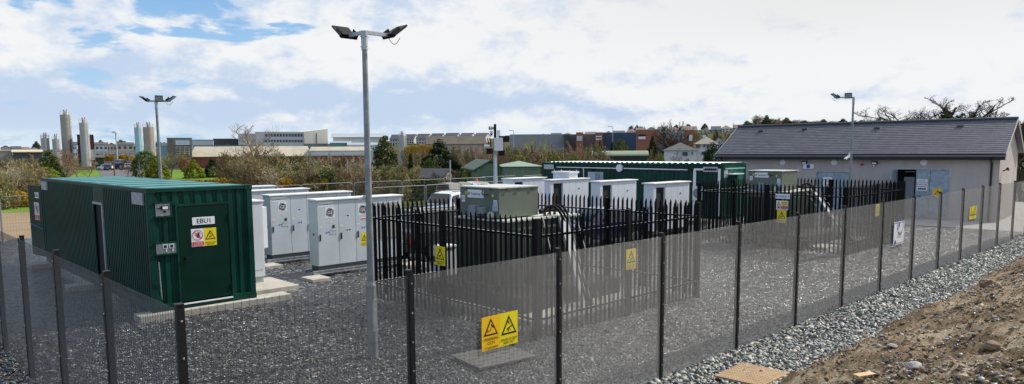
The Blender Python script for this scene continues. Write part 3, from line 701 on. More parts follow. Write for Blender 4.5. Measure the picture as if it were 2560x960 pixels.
# camera on the far right column
def bullet_cam(label, P, d, name='cctv_camera'):
    t = thing(name, label, 'camera', tuple(P)); d = Vector(d).normalized()
    m = MB(); m.tube(-d*.16, d*.16, .05, .05, 10); part('body', m, PLASW, t)
    s = d.cross(Vector((0, 0, 1))).normalized(); m = MB(); m.obox(Vector((0, 0, .055))+d*.03, d, s, (0, 0, 1), .2, .055, .006); part('sunshield', m, PLASW, t)
    m = MB(); m.tube(-d*.1, (0.28, -.0, .12), .018, .018, 8); m.box(.26, .32, -.04, .04, 0, .26); part('wall_bracket', m, PLASW, t)
    m = MB(); m.tube(d*.161, d*.165, .036, .036, 10); part('lens', m, INK, t)
    return t
pc = Vector((pr_.x-.36, pr_.y+.05, 3.35)); bullet_cam('white bullet camera clamped to the lamp column in front of the building', pc, (-.8, .1, -.32))
pc = Vector((pn.x+.05, pn.y-.0, 0)); z_ = 3.0
m_cam = ONV(905, 497, pn.y).z
_c = bullet_cam('white camera clamped to the near lamp column just above the white cabinet', (pn.x-.11, pn.y+.05, m_cam+.0), (-.4, .8, -.55)); _c.scale = (.42, .42, .42)

# ------------------------------------------------------------------ containers
def corrugated(mb, O, A, N, L_, z0, z1, pitch=.28, dep=.036, mi=0, holes=()):
    """corrugated sheet along A, outward normal N"""
    O = Vector(O); A = Vector(A); N = Vector(N); n = max(1, round(L_/pitch)); p = L_/n; prof = []
    for k in range(n): b = k*p; prof += [(b, 0), (b+p*.28, 0), (b+p*.42, -dep), (b+p*.72, -dep), (b+p*.86, 0)]
    prof.append((L_, 0))
    for (a0, d0), (a1, d1) in zip(prof[:-1], prof[1:]):
        mb.add([O+A*a0+N*d0+Vector((0, 0, z0)), O+A*a1+N*d1+Vector((0, 0, z0)), O+A*a1+N*d1+Vector((0, 0, z1)), O+A*a0+N*d0+Vector((0, 0, z1))], [(0, 1, 2, 3)], mi)
def roof_corr(mb, x0, x1, y0, y1, z, pitch, dep, along='x', mi=0):
    L_ = (y1-y0) if along == 'x' else (x1-x0); n = round(L_/pitch); p = L_/n; prof = []
    for k in range(n): b = k*p; prof += [(b, 0), (b+p*.3, 0), (b+p*.42, -dep), (b+p*.72, -dep), (b+p*.84, 0)]
    prof.append((L_, 0))
    for (a0, d0), (a1, d1) in zip(prof[:-1], prof[1:]):
        if along == 'x': mb.add([(x0, y0+a0, z+d0), (x1, y0+a0, z+d0), (x1, y0+a1, z+d1), (x0, y0+a1, z+d1)], [(0, 1, 2, 3)], mi)
        else: mb.add([(x0+a0, y0, z+d0), (x0+a0, y1, z+d0), (x0+a1, y1, z+d1), (x0+a1, y0, z+d1)], [(3, 2, 1, 0)], mi)

def ebu():
    x0, x1, y0, y1, z0, z1 = 5.065, 7.505, 17.15, 28.3, .16, 3.0
    t = thing('container', 'dark green converted shipping container marked EBU1 with a closed front door', 'shipping container', (x0, y0, 0))
    L = lambda mb: mb
    fr = MB(); c = .14
    for x in (x0, x1-c):
        for y in (y0, y1-c): fr.box(x, x+c, y, y+c, z0, z1)
    for z, h in ((z0, .16), (z1-.09, .09)):
        for x in (x0, x1-.06): fr.box(x+.0, x+.06, y0+c, y1-c, z, z+h)
        for y in (y0+.0, y1-.06): fr.box(x0+c, x1-c, y, y+.06, z, z+h)
    part('frame', fr, GREEN, t, world=True, bevel=.008)
    for cx in (x0, x1-.17):
        for cz in (z0-.004, z1-.10):
            k = MB(); k.box(cx-.006, cx+.176, y0-.008, y0+.16, cz, cz+.11)
            k.box(cx+.05, cx+.12, y0-.0105, y0-.007, cz+.035, cz+.075, 1); part('corner_casting', k, [GREEN, DARK], t, world=True)
    m = MB()
    ys0, ys1 = ONU(262, 600, x0).y, ONU(239, 600, x0).y       # slit of the side door
    corrugated(m, (x0+.012, ys0-.02, 0), (0, -1, 0), (-1, 0, 0), ys0-.02-(y0+c), z0+.16, z1-.09, .155)
    corrugated(m, (x0+.012, y1-c, 0), (0, -1, 0), (-1, 0, 0), y1-c-ys1, z0+.16, z1-.09, .155)
    zt = ONU(250, 512, x0).z
    m.add([(x0+.012, ys0-.02, zt), (x0+.012, ys1, zt), (x0+.012, ys1, z1-.09), (x0+.012, ys0-.02, z1-.09)], [(0, 1, 2, 3)])
    part('side_wall', m, GREEN, t, world=True)
    m = MB(); corrugated(m, (x1-.012, y0+c, 0), (0, 1, 0), (1, 0, 0), y1-y0-2*c, z0+.16, z1-.09); part('side_wall', m, GREEN, t, world=True)
    # lining seen through the slit, near-black to stand in for interior shade
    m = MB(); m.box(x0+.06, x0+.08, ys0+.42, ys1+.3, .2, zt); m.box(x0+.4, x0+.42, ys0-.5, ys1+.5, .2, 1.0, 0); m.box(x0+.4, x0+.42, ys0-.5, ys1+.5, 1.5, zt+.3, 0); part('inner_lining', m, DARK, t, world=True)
    m = MB(); yy = ys0+.02; m.box(x0-.02, x0+.05, yy-.05, yy+.06, .3, zt+.02); m.box(x0-.02, x0+.05, ys0, ys1, zt, zt+.06)
    part('side_door_frame', m, GALV, t, world=True)
    m = MB(); m.box(x0+.06, x0+.09, ys0+.02, ys0+.36, 1.25, 2.15, 0); m.box(x0+.05, x0+.09, ys0+.02, ys0+.3, .95, 1.22, 1); part('safety_notice', m, [SIGNY, SIGNW], t, world=True)
    # vent plates near the top corners
    a_, b2 = ONU(332, 488, x0).y, ONU(360, 515, x0).y; zt2 = 2.86; 
    part('vent_plate', MB().box(x0-.03, x0+.01, b2, a_, 2.62, 2.9), GALV, t, world=True)
    part('vent_plate', MB().box(x0-.03, x0+.01, 27.3, 28.1, 2.62, 2.9), GALV, t, world=True)
    # roof
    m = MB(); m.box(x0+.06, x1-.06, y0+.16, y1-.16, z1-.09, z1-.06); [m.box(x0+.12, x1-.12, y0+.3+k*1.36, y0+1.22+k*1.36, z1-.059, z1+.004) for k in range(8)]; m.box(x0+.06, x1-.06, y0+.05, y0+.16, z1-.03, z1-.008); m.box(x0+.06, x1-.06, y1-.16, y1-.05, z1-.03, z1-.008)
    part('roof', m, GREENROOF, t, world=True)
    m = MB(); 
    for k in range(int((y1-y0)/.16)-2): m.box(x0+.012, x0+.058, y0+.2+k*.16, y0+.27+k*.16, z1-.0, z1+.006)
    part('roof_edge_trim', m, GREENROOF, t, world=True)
    # front wall
    dl, dr = ONV(447, 600, y0).x, ONV(575, 600, y0).x; dt = ONV(500, 513, y0).z
    m = MB()
    corrugated(m, (x0+c, y0+.03, 0), (1, 0, 0), (0, -1, 0), dl-.05-(x0+c), z0+.16, z1-.09, .19, .035)
    corrugated(m, (dr+.05, y0+.03, 0), (1, 0, 0), (0, -1, 0), x1-c-dr-.05, z0+.16, z1-.09, .20, .04)
    corrugated(m, (dl-.05, y0+.03, 0), (1, 0, 0), (0, -1, 0), dr-dl+.1, dt+.05, z1-.09, .26, .035)
    part('front_wall', m, GREEN, t, world=True)
    m = MB(); 
    for (q0, q1, r0, r1) in ((dl-.05, dl, z0, dt+.05), (dr, dr+.05, z0, dt+.05), (dl, dr, dt, dt+.05)): m.box(q0, q1, y0-.01, y0+.05, r0, r1)
    part('door_frame', m, GREEN, t, world=True)
    dz = z0+.12
    dobj = part('door', MB().box(dl+.01, dr-.01, y0+.0, y0+.045, dz, dt-.01), GREENDOOR, t, world=True, bevel=.004)
    part('threshold', MB().box(dl, dr, y0-.03, y0+.04, dz-.035, dz-.004), WHITE, t, world=True)
    hp = ONV(463, 648, y0); m = MB(); m.box(hp.x-.02, hp.x+.02, y0-.012, y0, hp.z-.1, hp.z+.08); m.tube((hp.x, y0-.01, hp.z+.03), (hp.x, y0-.06, hp.z+.03), .01); m.tube((hp.x, y0-.055, hp.z+.03), (hp.x+.13, y0-.055, hp.z+.03), .01)
    part('handle', m, BLACK, dobj, world=True)
    for z in (dt-.35, dz+.25): part('hinge', MB().tube((dr-.03, y0-.012, z-.07), (dr-.03, y0-.012, z+.07), .014), BLACK, dobj, world=True)
    # recessed boxes left of the door
    for (px0, py0, px1, py1, kind) in ((390, 508, 425, 541, 'lamp'), (392, 606, 441, 636, 'sock')):
        p0, p1 = ONV(px0, py1, y0), ONV(px1, py0, y0); p0.x = max(p0.x, x0+c)
        m = MB(); m.box(p0.x, p1.x, y0+.012, y0+.02, p0.z, p1.z); g = part('service_recess', m, GALV, t, world=True)
        m = MB(); f = .035
        for (q0, q1, r0, r1) in ((p0.x-f, p1.x+f, p1.z, p1.z+f), (p0.x-f, p1.x+f, p0.z-f, p0.z), (p1.x, p1.x+f, p0.z, p1.z)): m.box(q0, q1, y0-.03, y0+.02, r0, r1)
        part('frame', m, GREEN, g, world=True)
        m = MB(); cx = (p0.x+p1.x)/2+.03; cz = (p0.z+p1.z)/2
        if kind == 'lamp':
            m.box(cx-.07, cx+.08, y0-.04, y0-.0, cz-.0, cz+.09); m.tube((cx, y0-.02, cz-.03), (cx, y0-.02, cz-.07), .028, .015); m.tube((cx-.17, y0-.01, cz+.03), (cx-.07, y0-.02, cz+.04), .01)
            part('work_light', m, BLACK, g, world=True)
            part('work_light_lens', MB().box(cx-.05, cx+.065, y0-.044, y0-.041, cz+.015, cz+.075), WHITE, g, world=True)
        else:
            for q in (-.07, .07):
                m = MB(); m.box(cx+q-.05, cx+q+.05, y0-.05, y0+.005, cz-.0, cz+.1); m.tube((cx+q+.02, y0-.03, cz), (cx+q+.02, y0-.03, cz-.07), .014)
                m.box(cx+q-.032, cx+q+.032, y0-.054, y0-.0495, cz+.018, cz+.082, 1); part('socket', m, [PLASW, DARK], g, world=True)
    # stickers on the door
    p0, p1 = ONV(480, 545, y0), ONV(537, 559, y0); w, h = p1.x-p0.x, p0.z-p1.z+.01
    facing((p0.x, y0-.006, p1.z-.0), (1, 0, 0), (0, -1, 0), 'name_plate', None, None, w, h, [('text', 'EBU1', w/2, h/2-.0, h*.62, INK, True)], SIGNW, parent=t)
    p0, p1 = ONV(477, 573, y0), ONV(542, 612, y0); w, h = (p1.x-p0.x)/2, p0.z-p1.z
    facing((p0.x, y0-.006, p1.z), (1, 0, 0), (0, -1, 0), 'door_sticker', None, None, w, h, noentry_items(w, h), SIGNW, parent=t)
    facing((p0.x+w+.002, y0-.006, p1.z), (1, 0, 0), (0, -1, 0), 'door_sticker', None, None, w, h, death_items(w, h), SIGNY, parent=t)
    # open door leaf at the far end
    p0, p1 = Vector((x0+.02, y1+.03, 0)), Vector((x0-.155, y1+1.2, 0)); d = (p1-p0).normalized(); n = Vector((-d.y, d.x, 0))
    m = MB(); m.obox((p0+p1)/2+Vector((0, 0, 1.52)), d, n, (0, 0, 1), (p1-p0).length/2, .03, 1.22)
    lf = part('open_door_leaf', m, GREENDOOR, t, world=True)
    if n.x > 0: n = -n
    O = p0+d*.70; w, h = .55, .62
    facing(O+n*.034+Vector((0, 0, 1.55)), -d, n, 'door_sticker', None, None, .42, .6, noentry_items(.42, .6), SIGNW, parent=t)
    facing(O-d*.12+n*.034+Vector((0, 0, 2.3)), -d, n, 'name_plate', None, None, .36, .2, [('text', 'EBU1', .18, .1, .12, INK, True)], SIGNW, parent=t)
    part('tie_rope', MB().tube(p0+n*.04+Vector((0, 0, 1.25)), p1+n*.04+Vector((0, 0, 1.4)), .012), mat('blue_rope', (.03, .15, .4), .7), t, world=True)
ebu()
def pad(name, label, x0, x1, y0, y1, z0, z1, m=CONC, cat='concrete footing', rz=0):
    o = obj(name, MB().box(x0, x1, y0, y1, z0, z1).mesh(name, m)); md = o.modifiers.new('b', 'BEVEL'); md.width = .012; md.segments = 2; tag(o, label, cat); return o
pad('concrete_footing', 'concrete strip footing under the near end of the green EBU1 container', 4.72, 8.35, 16.95, 17.45, -.02, .15)
pad('concrete_slab', 'low concrete slab beside the right front corner of the EBU1 container', 7.7, 9.15, 18.1, 20.0, -.02, .13)
pad('concrete_footing', 'concrete footing poking out below the left side of the EBU1 container', 4.45, 5.3, 22.3, 22.8, -.02, .155)
pad('concrete_footing', 'concrete footing under the far left end of the EBU1 container', 4.5, 5.3, 27.6, 28.2, -.02, .155)
# leaning rod
rb = G(408, 792); rod = obj('leaning_rod', MB().tube((0, 0, 0), tuple(ONV(397, 656, 17.02)-rb), .014, .012, 6).mesh('leaning_rod', GALV), loc=rb); tag(rod, 'thin grey metal rod leaning on the corner of the EBU1 container', 'rod')

# big green container on the right
def ebu2():
    x0, y0, z0, z1 = 33.65, 19.0, .12, 3.05; x1 = ONV(1866, 407, 19.0).x; y1 = ONU(1355, 404, 33.65).y
    t = thing('container', 'long dark green container with white conduit behind the row of white cabinets', 'shipping container', (x0, y0, 0)); c = .16
    fr = MB()
    for x in (x0, x1-c):
        for y in (y0, y1-c): fr.box(x, x+c, y, y+c, z0, z1)
    for z, h in ((z0, .16), (z1-.12, .12)):
        for x in (x0, x1-.06): fr.box(x, x+.06, y0+c, y1-c, z, z+h)
        for y in (y0, y1-.06): fr.box(x0+c, x1-c, y, y+.06, z, z+h)
    part('frame', fr, GREEN, t, world=True)
    m = MB(); corrugated(m, (x0+.012, y1-c, 0), (0, -1, 0), (-1, 0, 0), y1-y0-2*c, z0+.16, z1-.12, .3); part('side_wall', m, GREEN, t, world=True)
    m = MB(); corrugated(m, (x0+c, y0+.02, 0), (1, 0, 0), (0, -1, 0), x1-x0-2*c, z0+.16, z1-.12, .5, .02); part('end_wall', m, mat('end_green', (.006, .13, .085), .45, var=.1), t, world=True)  # end wall gets a brighter green, its sunlight put into the colour
    m = MB(); roof_corr(m, x0-.07, x1+.02, y0-.02, y1-.8, z1+.065, .36, .045)
    part('roof', m, mat('pale_roof_sheet', (.42, .60, .54), .45, var=.12), t, world=True)
    m = MB(); m.box(x0-.02, x1, y0, y1, z1, z1+.018); part('roof_deck', m, GREENROOF, t, world=True)
    xs = x0-.03
    def Z(px, py): return ONU(px, py, xs)
    def cond(pa, pb, nm='conduit', r=.032):
        a, b = Z(*pa), Z(*pb); part(nm, MB().tube((xs, a.y, a.z), (xs, b.y, b.z), r, r, 6), WHITE, t, world=True)
    cond((1392, 418), (1552, 421)); cond((1560, 421), (1735, 425)); cond((1459, 420), (1459, 445)); 
    a, b = Z(1360, 411), Z(1384, 421); part('vent_plate', MB().box(xs, xs+.03, b.y, a.y, b.z-.05, a.z), GALV, t, world=True)
    a = Z(1551, 420); part('round_vent', MB().tube((xs-.14, a.y, a.z), (xs, a.y, a.z), .22, .22, 18), PLASW, t, world=True)
    for q in (1478, 1728): a = Z(q, 422); part('work_light', MB().box(xs-.1, xs, a.y-.16, a.y+.16, a.z-.09, a.z+.03), BLACK, t, world=True)
    for (p0, p1) in (((1734, 422), (1739, 500)), ((1796, 422), (1800, 500))):
        a, b = Z(*p0), Z(*p1); part('door_jamb', MB().box(xs-.03, xs+.02, b.y, a.y, .3, a.z), WHITE, t, world=True)
    a, b = Z(1736, 421), Z(1763, 426); part('door_header', MB().box(xs-.035, xs+.02, b.y, a.y, b.z, a.z), WHITE, t, world=True)
    a, b = Z(1759, 417), Z(1795, 430); m = MB(); m.box(xs-.05, xs, b.y, a.y, b.z, a.z, 0)
    for k in range(6): q = a.y+(b.y-a.y)*(.12+.14*k); m.tube((xs-.07, q, (a.z+b.z)/2-.04), (xs-.07, q+(b.y-a.y)*.1, (a.z+b.z)/2+.05), .05, .03, 6, 1)
    part('gland_plate', m, [GALV, INK], t, world=True)
    a, b = Z(1739, 465), Z(1764, 500); m = MB(); m.box(xs-.3, xs-.02, b.y+.1, a.y, b.z, a.z); ac = part('condenser_unit', m, PLASW, t, world=True)
    part('fan_grille', MB().tube((xs-.32, (a.y+b.y)/2, (a.z+b.z)/2), (xs-.305, (a.y+b.y)/2, (a.z+b.z)/2), .26, .26, 18), mat('grille_grey', (.2, .21, .22), .6), ac, world=True)
    # end wall fittings
    a, b = ONV(1811, 426, y0-.03), ONV(1820, 444, y0-.03); part('service_recess', MB().box(a.x, b.x, y0-.02, y0+.02, b.z, a.z), GALV, t, world=True)
    a, b = ONV(1822, 434, y0-.1), ONV(1850, 431, y0-.1); part('canopy_strip', MB().box(a.x, b.x, y0-.35, y0+.0, a.z-.05, a.z), WHITE, t, world=True)
    m = MB(); m.box(a.x+.1, b.x-.1, y0-.02, y0+.02, .35, a.z-.1); part('end_door', m, GREENDOOR, t, world=True)
    part('end_trim', MB().box(x0+.2, x1-.2, y0-.03, y0, z1-.28, z1-.22), mat('pale_green_trim', (.3, .5, .42), .5), t, world=True)
ebu2()

# ------------------------------------------------------------------ line converter cabinets
def converter(lbl, v, u0, u1, txt, dep=.55, z0=.32, z1=2.33, detail=True, doors=(0, .235, .43, .62, .81, 1.0), text2=True):
    t = thing('switchgear_cabinet', lbl, 'electrical cabinet', (u0, v, 0)); W = u1-u0
    part('body', MB().box(0, W, .02, dep, z0, z1), CABS, t)
    part('roof', MB().box(-.05, W+.05, -.05, dep+.05, z1+.002, z1+.05), CABR, t, bevel=.01)
    m = MB(); m.box(.03, W-.03, .05, dep-.05, z0-.13, z0-.003); part('plinth', m, mat('dark_channel', (.08, .085, .09), .6), t)
    m = MB()
    for y in (-.06, dep-.08):
        m.box(-.2, W+.2, y, y+.12, z0-.145, z0-.132); m.box(-.2, W+.2, y+.02, y+.032, z0-.22, z0-.145); m.box(-.2, W+.2, y, y+.12, z0-.232, z0-.22)
    part('support_beam', m, GALV, t)
    for k in range(len(doors)-1):
        a, b = doors[k]*W+.006, doors[k+1]*W-.006
        d = part('door', MB().box(a, b, -.004, .018, z0+.01, z1-.01), CABG, t, bevel=.003)
        m = MB(); m.box(a+.05, a+.085, -.03, -.005, z0+.78, z0+.98); part('handle', m, INK, d)
    if not detail: return t
    def st(x, z, w, h, items, board=SIGNW, nm='sticker'): facing((u0+x, v-.006, z), (1, 0, 0), (0, -1, 0), nm, None, None, w, h, items, board, parent=t, t=.0015)
    z = z1-.02
    st(.05, z-.17, .50, .15, [('text', 'Line Converter '+txt, .25, .075, .055, INK, True)])
    def logo(x, zz, s):
        it = [('disc', s/2, s/2, s*.40, INK)]
        for k in range(4): a = k*math.pi/2+.5; it.append(('disc', s/2+s*.33*math.cos(a), s/2+s*.33*math.sin(a), s*.11, INK))
        it += [('ring', s/2, s/2, s*.36, s*.335, SIGNW), ('text', 'GE', s*.5, s*.5, s*.34, SIGNW, True, s*.5)]
        st(x, zz, s, s, it)
    logo(.27, z-.52, .33)
    D1, D2, D3 = doors[1]*W, doors[2]*W, doors[3]*W
    logo(D2+.1, z-.5, .34)
    st(.36, z-.68, .12, .06, [('rect', .02, .015, .1, .025, SIGNR), ('rect', .02, .038, .08, .045, INK)])
    for x in (.06, D1+.05, D2+.04): st(x, z-.86, .085, .1, tri_items(.0425, .045, .07, 'x', SIGNR, SIGNW))
    def blues(x, zz):
        st(x, zz, .07, .07, [('disc', .035, .035, .032, BLUEINK), ('disc', .035, .045, .012, SIGNW)]); st(x+.085, zz, .07, .07, [('disc', .035, .035, .032, BLUEINK), ('rect', .02, .02, .05, .028, SIGNW)])
    blues(.26, z-1.0); blues(D1+.26, z-.97); blues(D2+.2, z-.94)
    st(D1+.26, z-.56, .13, .1, [('rect', .02, .05, .11, .09, BLUEINK), ('rect', .04, .02, .11, .03, SIGNR)])
    st(D2+.18, z-.66, .2, .07, [('rect', .01, .01, .19, .045, SIGNR)])
    if text2: w, h = .26, .42; st(D2+.17, z-1.5, w, h, death_items(w, h), SIGNY)
    m = MB(); m.box(.50, .58, -.012, -.005, z-.84, z-.75); part('meter', m, INK, t)
    for (x, q, mt) in ((.44, -.90, INK), (.52, -.91, WHITE), (.59, -.92, mat('green_button', (.1, .4, .1), .4)), (.43, -1.02, INK), (.51, -1.03, INK), (.6, -1.04, INK)):
        part('push_button', MB().tube((x, -.004, z+q), (x, -.018, z+q), .014, .012, 10), mt, t)
    if True:
        m = MB(); m.tube((-.002, dep/2-.02, z-1.02), (-.01, dep/2-.02, z-1.02), .045, .045, 12); part('side_gland', m, mat('gland_grey', (.1, .1, .11), .5), t)
    return t
c1 = converter('pale grey cabinet marked Line Converter LC1,4, nearest of the left-hand cabinet row', 19.47, 10.52, 13.62, 'LC1,4')
converter('pale grey cabinet marked Line Converter LC1,3, second in the left-hand row', 22.78, 10.58, 13.70, 'LC1,3')
converter('pale grey cabinet third in the left-hand row, only its top showing', 26.08, 10.58, 13.75, 'LC1,2', detail=False)
converter('pale grey cabinet farthest back in the left-hand row, beside the green container roof', 29.4, 10.6, 13.9, 'LC1,1', detail=False)
m = MB(); m.box(12.75, 13.45, 19.44, 19.465, 1.0, 2.15); part('vent_grille', m, mat('vent_taupe', (.36, .34, .31), .6), c1, world=True)
for (lb, x, y) in (('nearest concrete block, under the left end of cabinet LC1,4', 10.15, 19.1), ('concrete block under the left end of cabinet LC1,3', 10.25, 22.4), ('concrete block under the left end of the third cabinet', 10.25, 25.75)):
    pad('concrete_block', lb, x-.25, x+.35, y-.35, y+.35, -.02, .085, cat='concrete block')
pad('concrete_block', 'long concrete block under the right end of cabinet LC1,4, seen between the palisades', 13.4, 14.2, 18.9, 19.6, -.02, .085, cat='concrete block')
def near_cab():
    t = thing('white_kiosk', 'narrow white cabinet with a box on its side, squeezed beside the green EBU1 container', 'electrical cabinet', (7.95, 19.2, 0))
    part('body', MB().box(0, .74, 0, 1.0, .3, 2.42), CABW, t); part('roof', MB().box(-.04, .78, -.04, 1.04, 2.422, 2.47), CABR, t, bevel=.01)
    part('door', MB().box(.03, .70, -.012, -.001, .5, 2.38), CABW, t); part('plinth', MB().box(.04, .7, .04, .96, .13, .298), GALV, t)
    part('side_box', MB().box(.742, 1.0, .3, .9, 1.05, 2.25), PLASW, t, bevel=.02); part('cable_tail', MB().tube((.85, .5, 1.05), (.85, .5, .25), .04), CABLE, t)
near_cab()

# right-hand white cabinets
def wcab(lbl, v, ul, ur, D):
    t = thing('white_cabinet', lbl, 'electrical cabinet', (ul, v, 0), 0, 'white cabinets with a dark open bay'); W = ur-ul; z0, z1 = .25, 2.31
    hx0, hx1, ht = W*.07, W*.30, z1-.15
    m = MB(); m.box(0, W, .35, D, z0, z1); m.box(0, hx0, 0, .349, z0, z1); m.box(hx1, W, 0, .349, z0, z1); m.box(hx0+.001, hx1-.001, 0, .349, ht, z1); part('body', m, CABW, t)
    part('roof', MB().box(-.07, W+.07, -.07, D+.07, z1+.002, z1+.055), CABR, t, bevel=.012)
    part('open_bay', MB().box(hx0+.01, hx1-.01, .06, .345, z0, ht-.004), DARK, t)  # near-black block stands in for the shade inside the bay
    part('plinth', MB().box(.05, W-.05, .05, D-.05, .08, z0-.002), mat('dark_channel', (.08, .085, .09), .6), t)
    for k in range(4):
        a = hx1+.04+(W-hx1-.06)*k/4; b = hx1+.04+(W-hx1-.06)*(k+1)/4-.015
        d = part('door', MB().box(a, b, -.014, -.001, z0+.02, z1-.015), CABW, t)
        if k == 2: part('lock', MB().box((a+b)/2-.04, (a+b)/2+.04, -.03, -.015, z1-.5, z1-.44), INK, d)
    return t
for lbl, px0, pxb, py, pxl in (('white cabinet with a dark open bay, rightmost of the row before the long green container', 1634, 1728, 459, 1605), ('white cabinet with a dark open bay, second from the right', 1500, 1595, 454, 1473), ('white cabinet with a dark open bay, third from the right', 1376, 1475, 450, 1357), ('white cabinet with a dark open bay, farthest left and back beside the camera mast', 1280, 1368, 447, 1253)):
    a = G(px0, py, 2.35); b = ONV(pxb, 450, a.y); dd = ONU(pxl, 450, a.x).y-a.y; wcab(lbl, a.y+.05, a.x+.07, b.x-.07, dd-.1)
def small_boxes():
    p = G(1424, 429, 2.72); t = thing('rooftop_kiosk', 'white kiosk with lifting lugs standing between the cabinets and the long green container', 'electrical cabinet', (p.x, p.y, 0))
    q = ONV(1448, 429, p.y); W = q.x-p.x; Dk = ONU(1379, 428, p.x).y-p.y
    part('body', MB().box(.06, W-.06, .06, Dk-.06, .1, 2.62), CABW, t); part('roof', MB().box(0, W, 0, Dk, 2.622, 2.72), CABR, t)
    for (x, y) in ((.1, .1), (W-.1, .1), (.1, Dk-.1), (W-.1, Dk-.1)): part('lifting_lug', MB().tube((x, y, 2.72), (x, y, 2.8), .03), GALV, t)
    part('side_unit', MB().box(-.45, .058, Dk*.55, Dk*.95, 1.7, 2.3), PLASW, t)
    p = G(1473, 437, 2.6); t2 = thing('wall_unit', 'small blue-grey box unit on the side of the long green container', 'electrical box', (33.2, ONU(1481, 440, 33.3).y, 0))
    part('casing', MB().box(-.0, .38, -.28, .28, 1.9, 2.45), mat('blue_grey', (.35, .43, .52), .5), t2); part('bracket', MB().box(.385, .44, -.6, .6, 1.85, 2.5), GALV, t2)
small_boxes()

# ------------------------------------------------------------------ transformers
def transformer(label, ub, vb, W, D, zt, lidr, txt, tray, dz=0, detail=True):
    """ub,vb near-left corner of the top cable box; W along u, D along v"""
    t = thing('transformer', label, 'transformer', (ub, vb, 0)); zl = 2.14
    top = MB().box(0, W, 0, D, zl+.03, zt-.03); part('cable_box', top, TGREEN, t, bevel=.006)
    part('cable_box_lid', MB().box(-.03, W+.03, -.03, D+.03, zt-.028, zt), mat('lid_pale_green', (.52, .54, .49), .45), t)
    for k in (.2, .5, .85): part('lid_clip', MB().box(W*k-.04, W*k+.04, -.045, -.032, zt-.07, zt-.02), TGREEND, t)
    for k in (.2, .8): part('lid_clip', MB().box(-.045, -.032, D*k-.03, D*k+.03, zt-.07, zt-.02), TGREEND, t)
    x0, x1, y0, y1 = -.12, lidr, -.38, D+.12
    part('tank', MB().box(x0+.12, x1-.15, y0+.12, y1-.1, .28, zl-.04), TGREEN, t)
    part('tank_lid', MB().box(x0, x1, y0, y1, zl-.04, zl), mat('lid_pale_green', (.52, .54, .49), .45), t)
    
    n = int((x1-x0-.5)/.075); m = MB()
    for k in range(n): x = x0+.22+k*.075; m.box(x, x+.018, y0-.12, y0+.115, .55, zl-.2)
    m.box(x0+.2, x1-.25, y0-.12, y0-.09, zl-.24, zl-.19); m.box(x0+.2, x1-.25, y0-.12, y0-.09, .52, .57); part('radiator', m, TGREEN, t)
    n = int((y1-y0-.4)/.075); m = MB()
    for k in range(n): y = y0+.2+k*.075; m.box(x0-.16, x0+.115, y, y+.018, .55, zl-.2)
    m.box(x0-.16, x0-.13, y0+.2, y1-.2, zl-.24, zl-.19); m.box(x0-.16, x0-.13, y0+.2, y1-.2, .52, .57); part('radiator', m, TGREEN, t)
    # bushings, cables
    for k in range(3):
        bx = W+.12+k*.24; by = -.12+.05*k
        m = MB(); m.tube((bx, by, zl), (bx, by, zl+.2), .04, .03, 8); m.tube((bx, by, zl+.2), (bx, by, zl+.34), .012, .008, 6); part('bushing', m, mat('brown_porcelain', (.12, .05, .02), .25), t)
        part('terminal_boot', MB().tube((bx-.16, by+.02, zl+.13), (bx+.12, by, zl+.15), .055, .05, 8), CABLE, t)
        tx, ty = tray[0]-ub, tray[1]-vb; pts = []
        for j in range(9):
            s_ = j/8; pts.append((bx+(tx+.1*k-bx)*s_, by+(ty-.1-by)*s_, zl+.16+.16*math.sin(s_*math.pi)-.38*s_*s_))
        m = MB(); m.path(pts, .032, 8); m.tube(pts[-1], (tray[2]-ub+.1*k, tray[3]-vb, .1), .032, .032, 8); part('cable', m, CABLE, t)
    m = MB(); 
    for k in range(26):
        g = random.Random(k); x = W+.05+g.random()*(x1-W-.2); y = y0+.1+g.random()*(y1-y0-.2); h = .02+.05*g.random(); s_ = .015+.04*g.random(); m.box(x-s_, x+s_, y-s_, y+s_, zl, zl+h, k % 2)
    part('lid_fittings', m, [GALV, BLACK], t)
    # fittings on the left face
    m = MB(); m.box(-.2, -.01, D*.46, D*.62, zl+.04, zl+.32); m.box(-.14, -.01, D*.3, D*.44, zl+.12, zl+.28); part('gauge_cluster', m, [mat('gauge_grey', (.25, .28, .3), .5)], t)
    part('valve_wheel', MB().tube((-.1, D*.16, zl+.1), (-.03, D*.16, zl+.1), .09, .09, 14), mat('valve_cream', (.5, .52, .4), .5), t)
    part('junction_box', MB().box(-.03, -.004, D*.02, D*.14, zl+.2, zl+.34), mat('blue_grey', (.35, .43, .52), .5), t)
    def sk(y1_, z_, w, h, items, b=SIGNW): facing((ub-.004, vb+y1_, z_), (0, -1, 0), (-1, 0, 0), 'sticker', None, None, w, h, items, b, parent=t, t=.002)
    w = D*.42; sk(D*.80, zt-.28, w, .2, [('text', 'MV Transformer '+txt, w/2, .1, .075, INK, True)])
    sk(D*.955, zt-.40, .13, .17, [('rect', .02, .03, .11, .14, mat('label_grey', (.5, .52, .54), .5))]); sk(D*.13, zt-.48, .13, .17, [('rect', .02, .03, .11, .14, mat('label_grey', (.5, .52, .54), .5))])
    for y in (D*.86, D*.17): sk(y, zt-.2 if y > D/2 else zt-.24, .06, .07, [], SIGNY)
    m = MB(); m.path([(-.03, D*.38, zt-.06), (-.07, D*.37, zt-.17), (-.08, D*.3, zt-.2), (-.05, D*.22, zt-.17)], .012, 6); part('hanging_lead', m, CABLE, t)
    # cable tray and braces to ground
    a = Vector((tray[0]-ub, tray[1]-vb, zl-.02)); b = Vector((tray[2]-ub, tray[3]-vb, .06)); d = (b-a).normalized(); s_ = Vector((1, 0, 0)); nrm = d.cross(s_)
    m = MB(); m.obox((a+b)/2, d, s_, nrm, (b-a).length/2, tray[4]/2, .01)
